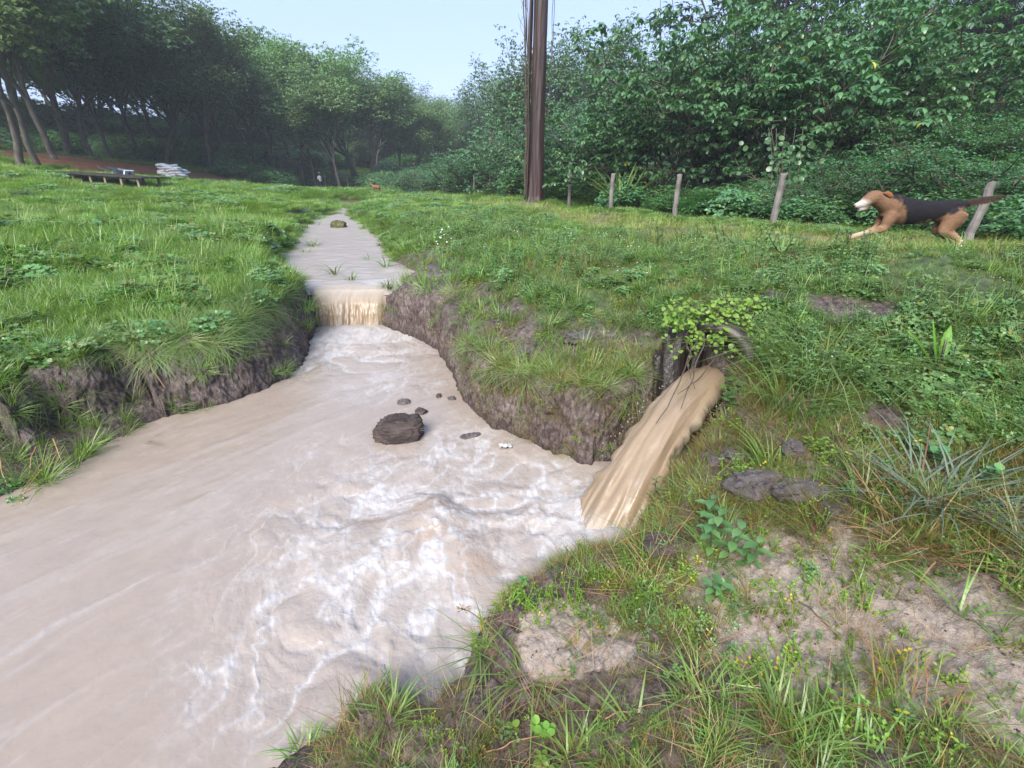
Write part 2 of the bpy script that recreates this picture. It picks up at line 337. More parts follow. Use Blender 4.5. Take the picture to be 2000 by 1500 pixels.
# masks of what covers the ground
def centre_x(y): return np.interp(y, [2, 3.5, 5, 6.4, 8.4, 11, 16, 25, 60], [-1.2, -1.1, -1.7, -2.2, -3.2, -4.1, -5.8, -9.1, -22])
FB0 = np.array(pd(1880, 480, 6.1)[:2]); FB1 = np.array(pd(1110, 408, 16.3)[:2]); _fd = (FB1-FB0)/np.linalg.norm(FB1-FB0)
def fence_side(x, y):                        # >0 behind the fence (right), distance in metres
    return (x-FB0[0])*_fd[1]-(y-FB0[1])*_fd[0]
def covers(x, y, sa, sb, T):
    fs = fence_side(x, y); left = (x < centre_x(y)) & (y > 1.2) | (x < -3.0)
    n1 = fbm(x*1.3, y*1.3, 0, 41, 3); n2 = fbm(x*4.5, y*4.5, 0, 42, 3)
    path = sstep(-3.3, -2.2, fs)*sstep(-.35, -.9, fs)*sstep(3.5, 5.5, y)*(1-sstep(20, 26, y))*(~left)
    sx, sy = pz(1640, 1200, .38)[:2]
    sand = np.maximum(sstep(1.0, .55, np.hypot((x-sx+.04)*1.6+(y-sy)*.3, (y-sy)*1.9)+n2*.22), .35*sstep(.42, .75, n1+n2*.7)*sstep(3.0, 1.9, np.hypot(x, y))*(x > 0))
    s2x, s2y = pz(1110, 1265, .2)[:2]
    sand = np.maximum(sand, sstep(.30, .12, np.hypot(x-s2x, (y-s2y)*1.5)+n2*.1))
    s3x, s3y = pz(2010, 1440, .4)[:2]
    sand = np.maximum(sand, sstep(.3, .12, np.hypot(x-s3x, (y-s3y)*1.5)+n2*.1))
    p1 = pd(310, 345, 34); u = (x-p1[0])/9.0; v = (y-p1[1]-.3*(x-p1[0]))/6.0
    red = sstep(1.15, .75, np.hypot(u, v)+n1*.25)*left
    p2 = pz(685, 392, .6); red = np.maximum(red, .7*sstep(1.2, .5, np.hypot((x-p2[0])/.8, (y-p2[1])/2.5)))
    return fs, left, path, sand, red, n1, n2
SCARS = [(*pz(1640, 585, 1.08)[:2], .26), (*pz(1710, 600, 1.05)[:2], .20), (*pz(1560, 520, 1.05)[:2], .15), (*pz(1900, 740, .9)[:2], .10), (*pz(1500, 590, 1.0)[:2], .12), (*pz(1000, 590, .75)[:2], .16), (*pz(880, 600, .62)[:2], .16), (*pz(1120, 655, .7)[:2], .18), (*pz(1720, 770, .85)[:2], .14)]        # bare soil showing through the weeds
# ------------------------------------------------------------------ ground
def build_ground():
    th = np.radians(np.concatenate([np.linspace(-180, -64, 40)[:-1], np.linspace(-64, 64, 760), np.linspace(64, 180, 40)[1:]]))
    rr = [.02, .2, .4, .55]
    while rr[-1] < 420: rr.append(rr[-1]*(1.0075 if rr[-1] < 9 else 1.013 if rr[-1] < 40 else 1.05)+.0005)
    rr = np.array(rr); nT, nR = len(th), len(rr)
    A, R = np.meshgrid(th, rr, indexing='ij'); x, y = R*np.sin(A), R*np.cos(A)
    z, sa, sb, wa, T = land(x, y)
    zq = np.stack([z[:-1, :-1], z[1:, :-1], z[:-1, 1:], z[1:, 1:]]); rng_ = zq.max(0)-zq.min(0)
    rq = R[:-1, :-1]; aq = np.abs(A[:-1, :-1])
    fine = (rng_ > .035) & (rq < 8) & (rq > .6) & (aq < math.radians(62)) & (sa[:-1, :-1] < .6)
    for q in range(3):
        g_ = fine.copy(); g_[1:] |= fine[:-1]; g_[:-1] |= fine[1:]; g_[:, 1:] |= fine[:, :-1]; g_[:, :-1] |= fine[:, 1:]; fine = g_
    ii, jj = np.nonzero(~fine)
    cf = np.stack([ii*nR+jj, (ii+1)*nR+jj, (ii+1)*nR+jj+1, ii*nR+jj+1], 1)[:, ::-1]
    SI, SJ = 2, 5
    fi, fj = np.nonzero(fine); a, b = np.meshgrid(np.arange(SI), np.arange(SJ), indexing='ij'); a, b = a.ravel(), b.ravel()
    I = (fi[:, None]*SI+a).ravel(); J = (fj[:, None]*SJ+b).ravel(); K = 100000
    keys = np.stack([I*K+J, (I+1)*K+J, (I+1)*K+J+1, I*K+J+1], 1)[:, ::-1]
    uq, inv = np.unique(keys.ravel(), return_inverse=True)
    fi2, fj2 = uq//K, uq % K
    ft = np.interp(fi2/SI, np.arange(nT), th); fr = np.interp(fj2/SJ, np.arange(nR), rr)
    fx, fy = fr*np.sin(ft), fr*np.cos(ft)
    fz, fsa, fsb, fwa, fT = land(fx, fy)
    e = .01; s0 = sdist(PA, fx, fy)[0]; gx = (sdist(PA, fx+e, fy)[0]-s0)/e; gy = (sdist(PA, fx, fy+e)[0]-s0)/e
    w = sstep(-.03, .02, fsa)*(1-sstep(fwa*.85, fwa*1.12, fsa))*np.clip(fT-fz*0, .1, .5)/.5
    g = fbm(fx*38, fy*38, fz*14, 61, 3)*.014+fbm(fx*9, fy*9, fz*7, 62, 3)*.04+np.abs(fbm(fx*20, fy*20, fz*22, 64, 3))*.022
    Wc = np.zeros((nT, nR)); Wc[1:-1, 1:-1] = fine[:-1, :-1] & fine[1:, :-1] & fine[:-1, 1:] & fine[1:, 1:]
    ui, uj = fi2/SI, fj2/SJ; i0 = np.minimum(ui.astype(int), nT-2); j0 = np.minimum(uj.astype(int), nR-2); ai, aj = ui-i0, uj-j0
    w = w*((1-ai)*(1-aj)*Wc[i0, j0]+ai*(1-aj)*Wc[i0+1, j0]+(1-ai)*aj*Wc[i0, j0+1]+ai*aj*Wc[i0+1, j0+1])
    g = g-.03*sstep(.15, .5, fz)
    fx = fx+gx*g*w; fy = fy+gy*g*w
    n0 = nT*nR
    X = np.concatenate([x.ravel(), fx]); Y = np.concatenate([y.ravel(), fy]); Z = np.concatenate([z.ravel(), fz])
    SA = np.concatenate([sa.ravel(), fsa]); SB = np.concatenate([sb.ravel(), fsb]); TT = np.concatenate([T.ravel(), fT]); WA = np.concatenate([wa.ravel(), fwa])
    F = np.concatenate([cf, inv.reshape(-1, 4)+n0])
    fs, left, path, sand, red, n1, n2 = covers(X, Y, SA, SB, TT)
    near = np.hypot(X, Y)
    steep = sstep(1.5, .9, SA/WA)*(SA > -.1)
    veg = np.clip(sstep(.15, .6, SA-.1)*np.where(left, 1, sstep(.62, .85, TT))*(near > 1), 0, 1)*(1-steep)
    for ex, ey, er in SCARS: veg = veg*sstep(.5, 1.1, np.hypot(X-ex, Y-ey)/er+.3*n2)
    return mesh_np('ground', np.stack([X, Y, Z], 1), F, M_SOIL, {'gm': np.stack([sand*(1-steep), red, path], 1), 'gv': np.stack([veg, steep, n1*.5+.5], 1)})
def soil_mat():
    m, n, b, out = mat('wet_soil', .5, .5)
    v = objcoord(n)
    gm = N(n, 'ShaderNodeSeparateColor'); n.links.new(N(n, 'ShaderNodeAttribute', attribute_name='gm').outputs['Color'], gm.inputs[0])
    gv = N(n, 'ShaderNodeSeparateColor'); n.links.new(N(n, 'ShaderNodeAttribute', attribute_name='gv').outputs['Color'], gv.inputs[0])
    mp = N(n, 'ShaderNodeMapping'); mp.inputs['Scale'].default_value = (1, 1, .42); n.links.new(v, mp.inputs[0])
    fv = tex_noise(n, mp.outputs[0], 42, 6, .68, .4); ff = tex_noise(n, v, 26, 8, .7, .6); big = tex_noise(n, v, 3.1, 4, .6)
    f = mixc(n, gv.outputs[1], ff, fv)
    soil = ramp(n, f, [(.30, (.012, .008, .007)), (.42, (.055, .040, .037)), (.54, (.125, .098, .094)), (.70, (.22, .18, .172))])
    soil = mixc(n, ramp(n, big, [(.38, (0, 0, 0)), (.62, (1, 1, 1))]), mixc(n, 1, soil, (.55, .48, .45), 'MULTIPLY'), soil)
    sx_ = N(n, 'ShaderNodeSeparateXYZ'); n.links.new(v, sx_.inputs[0]); wet = math_(n, 'MULTIPLY', math_(n, 'ADD', sx_.outputs[2], math_(n, 'MULTIPLY', math_(n, 'SUBTRACT', ff, .5), .12)), 9.0, True)
    soil = mixc(n, math_(n, 'ADD', math_(n, 'MULTIPLY', math_(n, 'SUBTRACT', 1.0, gv.outputs[1]), 1.0), wet, True), mixc(n, 1, soil, (.45, .42, .40), 'MULTIPLY'), soil)
    sandc = ramp(n, tex_noise(n, v, 60, 8, .7), [(.3, (.18, .145, .12)), (.5, (.28, .235, .20)), (.7, (.34, .295, .26))])
    redc = ramp(n, tex_noise(n, v, 2.5, 7, .7), [(.35, (.06, .03, .02)), (.55, (.17, .075, .04)), (.75, (.26, .14, .085))])
    pathc = ramp(n, tex_noise(n, v, 30, 6, .7), [(.3, (.08, .06, .04)), (.7, (.22, .17, .14))])
    vegc = ramp(n, tex_noise(n, v, 9, 5, .6), [(.3, (.025, .04, .012)), (.7, (.085, .13, .035))])
    sn = math_(n, 'ADD', math_(n, 'MULTIPLY', gm.outputs[0], 1.5), math_(n, 'MULTIPLY', math_(n, 'SUBTRACT', tex_noise(n, v, 11, 9, .75, .8), .5), 3.0))
    sf = ramp(n, sn, [(.42, (0, 0, 0)), (.72, (1, 1, 1))])
    c = mixc(n, gv.outputs[0], soil, vegc)
    c = mixc(n, sf, c, sandc); c = mixc(n, gm.outputs[1], c, redc)
    pf = ramp(n, math_(n, 'MULTIPLY', gm.outputs[2], tex_noise(n, v, 2.3, 5, .6)), [(.33, (0, 0, 0)), (.48, (1, 1, 1))])
    c = mixc(n, pf, c, pathc)
    n.links.new(c, b.inputs['Base Color'])
    n.links.new(ramp(n, ff, [(.4, (.30,)*3), (.65, (.75,)*3)]), b.inputs['Roughness'])
    h = mixc(n, gv.outputs[1], tex_noise(n, v, 55, 8, .7, .5), fv)
    bump(n, b, h, .9, .022)
    return m
M_SOIL = soil_mat()
ground = ob('ground', build_ground(), kind='structure')

# ------------------------------------------------------------------ the muddy water
def water_mat(name, base, foam, brown, rough=.17):
    m, n, b, out = mat(name, rough, .42); v = objcoord(n)
    at = N(n, 'ShaderNodeSeparateColor'); n.links.new(N(n, 'ShaderNodeAttribute', attribute_name='fm').outputs['Color'], at.inputs[0])
    t = tex_noise(n, v, 5, 6, .6, .6)
    c = mixc(n, ramp(n, t, [(.3, (0,)*3), (.7, (1,)*3)]), tuple(q*.93 for q in base), tuple(min(1, q*1.05) for q in base))
    c = mixc(n, at.outputs[1], c, brown)
    fn = math_(n, 'MULTIPLY', at.outputs[0], math_(n, 'ADD', math_(n, 'MULTIPLY', tex_noise(n, v, 24, 6, .7, 1.2), 1.2), .45), True)
    c = mixc(n, fn, c, foam); n.links.new(c, b.inputs['Base Color'])
    n.links.new(math_(n, 'ADD', math_(n, 'MULTIPLY', at.outputs[0], .4), rough), b.inputs['Roughness'])
    hh = math_(n, 'ADD', math_(n, 'MULTIPLY', tex_noise(n, v, 26, 3, .5, .8), math_(n, 'ADD', at.outputs[2], .30)), math_(n, 'MULTIPLY', at.outputs[0], .5))
    bump(n, b, hh, .5, .010)
    return m
WBASE = (.236, .196, .164)
M_WATER = water_mat('muddy_water', WBASE, (.34, .328, .325), (.19, .125, .075))
M_FALL = water_mat('falling_water', (.225, .174, .120), (.33, .30, .26), (.165, .11, .064), .34)
TURB = [(860, 1060, .75, 1), (1080, 1010, .5, 1), (700, 1160, .45, .9), (600, 1240, .35, .8), (820, 1260, .42, .9), (1000, 930, .45, .8), (690, 1010, .5, .75), (870, 900, .5, .6),
        (700, 680, .75, .95), (760, 740, .5, .45), (1190, 1040, .35, 1), (545, 1150, .35, .45), (980, 1150, .35, .9), (640, 900, .35, .25), (560, 1280, .25, .7), (860, 1330, .25, .7), (470, 1310, .2, .4)]
def pool():
    th = np.radians(np.linspace(-66, 50, 900)); rr = [.35]
    while rr[-1] < 8.5: rr.append(rr[-1]*1.0068)
    rr = np.array(rr); nR = len(rr); A, R = np.meshgrid(th, rr, indexing='ij'); x, y = (R*np.sin(A)).ravel(), (R*np.cos(A)).ravel()
    sa, _ = sdist(PA, x, y)
    tb = np.zeros(x.shape)
    for a, b, r, k in TURB:
        p = pz(a, b, 0); tb = np.maximum(tb, k*np.exp(-(((x-p[0])**2+(y-p[1])**2)/(1.18*r)**2)**1.3))
    wx = x+fbm(x*1.5, y*1.5, 0, 70, 4)*.26; wy = y+fbm(x*1.5, y*1.5, 0, 75, 4)*.26
    q1 = fbm(wx*2.1+.3, wy*2.1, 0, 66, 4, .45); q2 = fbm(wx*4.7, wy*4.7, 0, 67, 4, .5); q3 = fbm(wx*10, wy*10, 0, 68, 3, .5)
    seam = np.exp(-np.abs(q1)/.030)*sstep(-.45, .2, fbm(x*2.6, y*2.6, 0, 81, 2)); seam2 = np.exp(-np.abs(q2)/.045)*sstep(-.25, .35, fbm(x*3.6, y*3.6, 0, 82, 2)); seam3 = np.exp(-np.abs(q3)/.09)
    lace = sstep(.0, .6, fbm(wx*6.5, wy*6.5, 0, 85, 5, .62)); pocket = sstep(-.1, .5, fbm(wx*1.9, wy*1.9, 0, 88, 2))
    seam = np.exp(-np.abs(q1)/.026)*sstep(-.8, .0, fbm(x*2.6, y*2.6, 0, 81, 2)); seam2 = np.exp(-np.abs(q2)/.04)*sstep(-.4, .2, fbm(x*3.6, y*3.6, 0, 82, 2))
    halo = np.exp(-np.abs(q1)/.09)*.30; froth = sstep(.05, .5, fbm(wx*3.2, wy*3.2, 0, 86, 4, .55))*sstep(-.35, .5, fbm(x*15+wx*4, y*15, 0, 87, 4, .6))
    q4 = fbm(wx*3.2+5, wy*3.2, 0, 65, 4, .5); seam4 = np.exp(-np.abs(q4)/.022)*sstep(-.7, .1, fbm(x*2.2, y*2.2, 0, 84, 2))
    foam = np.clip(tb*1.25, 0, 1)*(1.05*seam+.9*seam4+.25*np.exp(-np.abs(q4)/.08)+.62*seam2+halo+.22*seam3*pocket+.72*froth+.35*lace*pocket+.17)
    fx, fy = pz(690, 655, 0)[:2]; foam += .95*np.exp(-(((x-fx)/.62)**2+((y-fy-.1)/.42)**2))*(.35+.8*lace+.4*seam2+.3*seam3)
    jx, jy = .55, 2.22; foam += .95*np.exp(-((x-jx)**2+(y-jy)**2)/.10)*(.45+lace+.4*froth)
    # streaks drawn out by the current on the quieter left side
    ang = math.radians(38)+fbm(x*.35, y*.35, 0, 90, 2)*.25; s_ = x*np.sin(ang)+y*np.cos(ang); t_ = x*np.cos(ang)-y*np.sin(ang)
    st = fbm(s_*1.3+fbm(x*2, y*2, 0, 91, 2)*.3, t_*11+fbm(x*2, y*2, 0, 94, 2)*.9, 0, 92, 5, .6); foam += .12*sstep(.12, .5, st)*(1-tb)+.16*sstep(.28, .6, fbm(s_*5, t_*24, 0, 93, 4, .6))*(1-tb)
    edge = pz(300, 1120, 0); foam += .35*np.exp(-((t_-(edge[0]*math.cos(.66)-edge[1]*math.sin(.66)))/.05)**2)*sstep(-.1, .5, st)*(1-tb)*(y < 3)
    brown = np.zeros(x.shape)
    for a, b, r in [(850, 985, .16), (870, 1055, .14), (1000, 1010, .07), (720, 1010, .08), (1120, 950, .08), (940, 1100, .1)]:
        p = pz(a, b, 0); brown = np.maximum(brown, np.exp(-((x-p[0])**2/(1.7*r)**2+(y-p[1])**2/(r*.8)**2)))
    brown = np.clip(brown*(.35+.9*sstep(-.2, .5, fbm(wx*9, wy*5, 0, 95, 4))), 0, .75)*(1-np.clip(foam, 0, 1)*.7)
    h = tb*(.034*np.sqrt(q1*q1+.003)*2+.010*np.sqrt(q2*q2+.002)*2+.003*np.abs(q3)-.01)+(1-tb)*(.0045*st+.0028*fbm(s_*5, t_*16, 0, 99, 4))
    h += .009*np.clip(foam, 0, 1)*(.6+fbm(x*28, y*28, 0, 101, 3))
    for a, b, r, k in [(850, 1000, .24, .045), (880, 1075, .22, .045), (1165, 1020, .22, .05), (1215, 1045, .12, .04), (1150, 985, .10, .03), (1195, 1065, .09, .03), (690, 650, .5, .05)]:
        p = pz(a, b, 0); h += k*np.exp(-((x-p[0])**2+(y-p[1])**2)/r**2)
    h -= .035*tb
    keep = sa.reshape(A.shape) < .25; kf = keep[:-1, :-1] | keep[1:, 1:]; i, j = np.nonzero(kf)
    F = np.stack([i*nR+j, i*nR+j+1, (i+1)*nR+j+1, (i+1)*nR+j], 1)
    u, inv = np.unique(F.ravel(), return_inverse=True)
    return mesh_np('stream', np.stack([x, y, h], 1)[u], inv.reshape(-1, 4), M_WATER, {'fm': np.stack([np.clip(foam, 0, 1), brown, tb], 1)[u]})
ob('stream_water', pool(), kind='structure')
def upper():
    ys = [LIPY+.05]
    while ys[-1] < 27: ys.append(ys[-1]+.012*ys[-1]*.3)
    ys = np.array(ys); us = np.linspace(-1, 1, 130); U, Y = np.meshgrid(us, ys, indexing='ij')
    X = centre_x(Y)+U*np.interp(Y, [6, 9, 12, 27], [2.3, 2.6, 2.3, 1.6])
    x, y = X.ravel(), Y.ravel(); sb, _ = sdist(PB, x, y)
    st = fbm(x*3.0+.6*fbm(x*2, y*2, 0, 108, 2), y*4.6+fbm(x*2, y*2, 0, 109, 3), 0, 110, 4); h = .008*st+.005*fbm(x*9, y*11, 0, 112, 3)
    h = h-.07*sstep(LIPY+.5, LIPY, y)
    foam = np.clip(.5*sstep(.15, .5, fbm(x*3, y*5, 0, 115, 4))*sstep(9, 6.5, y)+.10*sstep(.2, .5, st)+.30+.12*sstep(9, 20, y), 0, 1)  # besides froth, a pale base rising upstream paints in the reflected sky
    nR = len(ys); keep = sb.reshape(U.shape) < .35; kf = keep[:-1, :-1] | keep[1:, 1:]; i, j = np.nonzero(kf)
    F = np.stack([i*nR+j, (i+1)*nR+j, (i+1)*nR+j+1, i*nR+j+1], 1); u, inv = np.unique(F.ravel(), return_inverse=True)
    return mesh_np('upper', np.stack([x, y, ZU+h], 1)[u], inv.reshape(-1, 4), M_WATER, {'fm': np.stack([foam, foam*0, .25+foam*0], 1)[u]})
ob('upper_stream_water', upper(), kind='structure')
def waterfall():
    us = np.linspace(0, 1, 150); vs = np.linspace(0, 1, 60); U, V = np.meshgrid(us, vs, indexing='ij')
    py = np.interp(V, [0, .15, .35, .5, .68, .85, 1], [6.75, 6.52, 6.42, 6.36, 6.30, 6.26, 6.23])
    pz_ = np.interp(V, [0, .15, .35, .5, .68, .85, 1], [.445, .435, .375, .29, .17, .04, -.08])
    x = -2.86+1.12*U; x = x+(V-.3)*.06*(1-2*U)
    crest = fbm(x*7, V*1.2, 0, 120, 4); fib = fbm(x*13+.6*fbm(x*4, V*2, 0, 121, 2), V*1.1, 0, 122, 5, .6)
    k = sstep(.12, .5, V)
    y = py-k*(.16*np.sin(U*math.pi)+.075*crest+.016*fib+.03*np.sin(U*7+1))+.10*fbm(U*3, 0*U, 0, 125, 3)*sstep(0, .3, V)*(1-V); z = pz_+.012*crest*(1-k)
    z = z-.16*np.clip(1-U/.22, 0, 1)**2*sstep(.1, .6, V)-.05*np.clip(1-(1-U)/.12, 0, 1)**2; z = np.maximum(z, -.09)
    foam = np.clip(.35*sstep(.1, .7, fib+.35*crest)*k+.35*sstep(.75, 1, V+.1*fib)+.62*(1-sstep(.12, .65, V+.12*crest)), 0, 1)
    brown = np.clip((.25*V+.42*sstep(.0, .6, -fib-.4*crest))*k*sstep(1.02, .8, V)+.8*np.exp(-((U-.62+.03*np.sin(V*9))/.014)**2)*sstep(.62, .85, V), 0, 1)
    nR = len(vs); i, j = np.meshgrid(np.arange(149), np.arange(59), indexing='ij'); i, j = i.ravel(), j.ravel()
    F = np.stack([i*nR+j, i*nR+j+1, (i+1)*nR+j+1, (i+1)*nR+j], 1)
    return mesh_np('fall', np.stack([x, y, z], -1).reshape(-1, 3), F, M_FALL, {'fm': np.stack([foam, brown, fib*0+.5], -1).reshape(-1, 3)})
ob('waterfall', waterfall(), kind='structure')
PIPE = np.array([1.39, 3.03, .70]); PDIR = np.array([-.62, -.785, 0])
def jet():
    us = np.linspace(0, 2*math.pi, 160, endpoint=False); vs = np.linspace(0, 1, 170); U, V = np.meshgrid(us, vs, indexing='ij')
    P0 = PIPE+np.array([.16, .20, -.15]); P1 = np.array([.54, 2.15, -.14])
    cen = P0+(P1-P0)*V[..., None]; cen[..., 2] = P0[2]+(P1[2]-P0[2])*V**2.15
    lat = np.array([.785, -.62, 0]); tz = -(P0[2]-P1[2])*2.15*V**1.15; hd = np.linalg.norm((P1-P0)[:2]); nrm = np.stack([-PDIR[0]*tz/hd*-1*0+PDIR[0]*(-tz/hd), PDIR[1]*(-tz/hd), np.ones_like(V)], -1)
    nrm /= np.linalg.norm(nrm, axis=-1)[..., None]
    w = np.interp(V, [0, .15, .6, 1], [.17, .165, .17, .225]); th = np.interp(V, [0, .4, 1], [.08, .125, .16])
    cu, su = np.cos(U), np.sin(U); fib = .55*fbm(cu*5+.5*fbm(V*3, cu*2, 0, 138, 2), V*2.2+su*.7, 0, 130, 5, .6)+.6*fbm(cu*3.5, V*9+su, 0, 139, 5, .6); big = fbm(cu*2.4+3, V*2.2, 0, 133, 3); rag = fbm(V*14, np.sign(cu)*3, 0, 136, 5)*1.6*np.abs(cu)**6
    off = (np.sign(cu)*np.abs(cu)**.85*(w*(1+.42*rag*V+.08*big)))[..., None]*lat+(su*(th*(1+.3*big))+.008*fib*(.3+V))[..., None]*nrm
    P = cen+off
    foam = np.clip(.32*sstep(.0, .6, fib)*(.3+V)+.5*sstep(.86, 1, np.abs(cu))*V+.6*sstep(.9, 1, V), 0, 1)
    brown = np.clip(.45+.35*sstep(.0, -.7, fib)+.2*big, 0, 1)*(1-.3*sstep(.8, 1, V))
    nR = len(vs); i, j = np.meshgrid(np.arange(160), np.arange(nR-1), indexing='ij'); i, j = i.ravel(), j.ravel(); i1 = (i+1) % 160
    F = np.stack([i*nR+j, i1*nR+j, i1*nR+j+1, i*nR+j+1], 1)
    return mesh_np('jet', P.reshape(-1, 3), F, M_FALL, {'fm': np.stack([foam, brown*.45, fib*0], -1).reshape(-1, 3)})
ob('pipe_outflow_water', jet(), kind='structure')
def spray():
    rs = R_(19) if 'R_' in globals() else np.random.default_rng(19); mb = MB(); O = np.array([[1, 0, 0], [-1, 0, 0], [0, 1, 0], [0, -1, 0], [0, 0, 1], [0, 0, -1]], float); F = np.array([[0, 2, 4], [2, 1, 4], [1, 3, 4], [3, 0, 4], [2, 0, 5], [1, 2, 5], [3, 1, 5], [0, 3, 5]])
    for k in range(420):
        if k < 260: a = rs.random()*6.283; r = .16+.16*rs.random()**1.5; p = np.array([.57+r*math.cos(a), 2.22+r*math.sin(a), .02+.10*rs.random()**2])
        else: t = rs.random(); sd_ = rs.choice([-1, 1]); p = PIPE*(1-t)+np.array([.56, 2.18, .0])*t; p[2] = PIPE[2]-.15-(PIPE[2]-.15)*t**1.75+rs.normal(0, .03); p[:2] += np.array([.785, -.62])*sd_*(.19+.05*t+abs(rs.normal(0, .018)))
        mb.add(O*rs.uniform(.0015, .0055)*np.array([1, 1, 1.3])+p, F, .5)
    me = mb.mesh('spray', M_FALL); n = len(me.vertices); a = me.attributes.new('fm', 'FLOAT_COLOR', 'POINT'); a.data.foreach_set('color', np.tile([.9, 0, 0, 1], n).astype(np.float32)); return me
ob('spray', spray(), label='drops of muddy spray thrown up where the outflow hits the pool', cat='spray', kind='stuff')
# ------------------------------------------------------------------ plants that cover the ground
def gmesh(name, f, m, *a, **k):
    mb = MB(); f(mb, *a, **k); return mb.mesh(name, m)
def round_patch(mb, n, R, h, s, rs, T=(ROUND_V, ROUND_F), three=True, stems=True):
    r = R*np.sqrt(rs.random(n)); th = rs.random(n)*6.283; hh = h*(.45+.55*rs.random(n))*(1-.4*(r/R)**2)
    P = np.stack([r*np.cos(th), r*np.sin(th), hh], 1); nrm = np.stack([rs.normal(0, .3, n), rs.normal(0, .3, n)-.15, np.ones(n)], 1)
    az = rs.random(n)*6.283; tv = rs.random(n); sz = s*rs.uniform(.6, 1.15, n)
    for k in (range(3) if three else range(1)):
        q = az+k*2.0944; X = np.stack([np.cos(q), np.sin(q), rs.normal(-.1, .15, n)], 1); stamp(mb, T[0], T[1], P, X, nrm, sz, tv)
    if stems: blades(mb, n//2, R, h*.8, .004, rs=rs, seg=2, t=(.2, .5))
def weed(mb, n, R, h, s, rs, flowers=0):
    for i in range(n):
        r = R*math.sqrt(rs.random()); a = rs.random()*6.283; b = np.array([r*math.cos(a), r*math.sin(a), -.02]); H = h*rs.uniform(.5, 1)
        ln = rs.normal(0, .3, 2); top = b+np.array([ln[0]*H, ln[1]*H, H]); t = rs.random()
        mb.tube([b, (b+top)/2, top], [.0035, .003, .0015], 3, t*.6, cap=False)
        m = max(3, int(H/.035)); u = np.linspace(.25, 1, m)
        for sg in (0, math.pi):
            q = np.arange(m)*1.57+a+sg; P = b+(top-b)*u[:, None]
            X = np.stack([np.cos(q), np.sin(q), np.full(m, .35)], 1); stamp(mb, OVAL_V, OVAL_F, P, X, np.tile([0, 0, 1.], (m, 1))+rs.normal(0, .15, (m, 3)), s*(1.15-.5*u)*rs.uniform(.8, 1.2, m), t)
def flowers(mb, n, R, h, rs):
    a6_ = np.linspace(0, 6.283, 6, endpoint=False); V = np.concatenate([[[0, 0, .1]], np.stack([np.cos(a6_), np.sin(a6_), np.zeros(6)], 1)]); F = np.array([[0, 1+i, 1+(i+1) % 6] for i in range(6)])
    r = R*np.sqrt(rs.random(n)); th = rs.random(n)*6.283; P = np.stack([r*np.cos(th), r*np.sin(th), h*rs.uniform(.7, 1.1, n)], 1)
    stamp(mb, V, F, P, np.tile([1., 0, 0], (n, 1)), rs.normal(0, .35, (n, 3))+[0, 0, 1], .008*rs.uniform(.7, 1.3, n), .5)
def crumbs(mb, n, R, s, rs):
    O = np.array([[1, 0, 0], [-1, 0, 0], [0, 1, 0], [0, -1, 0], [0, 0, .7], [0, 0, -.7]]); F = np.array([[0, 2, 4], [2, 1, 4], [1, 3, 4], [3, 0, 4], [2, 0, 5], [1, 2, 5], [3, 1, 5], [0, 3, 5]])
    for i in range(n):
        r = R*math.sqrt(rs.random()); a = rs.random()*6.283
        mb.add(O*s*rs.uniform(.3, 1.1)*rs.uniform(.6, 1.3, 3)@np.array(Euler(rs.random(3)*6).to_matrix())+[r*math.cos(a), r*math.sin(a), 0], F, rs.random())
HID = {}
def protos(key, meshes):
    c = bpy.data.collections.new(key)
    for m in meshes: c.objects.link(bpy.data.objects.new(key, m))
    HID[key] = c; return c
def euler_of(M):
    return np.stack([np.arctan2(M[:, 2, 1], M[:, 2, 2]), np.arcsin(np.clip(-M[:, 2, 0], -1, 1)), np.arctan2(M[:, 1, 0], M[:, 0, 0])], 1)
def orient(up, phi):
    up = up/np.linalg.norm(up, axis=1)[:, None]; ref = np.stack([np.cos(phi), np.sin(phi), np.zeros(len(phi))], 1)
    Y = np.cross(up, ref); Y /= np.linalg.norm(Y, axis=1)[:, None]+1e-9; X = np.cross(Y, up)
    return euler_of(np.stack([X, Y, up], 2))
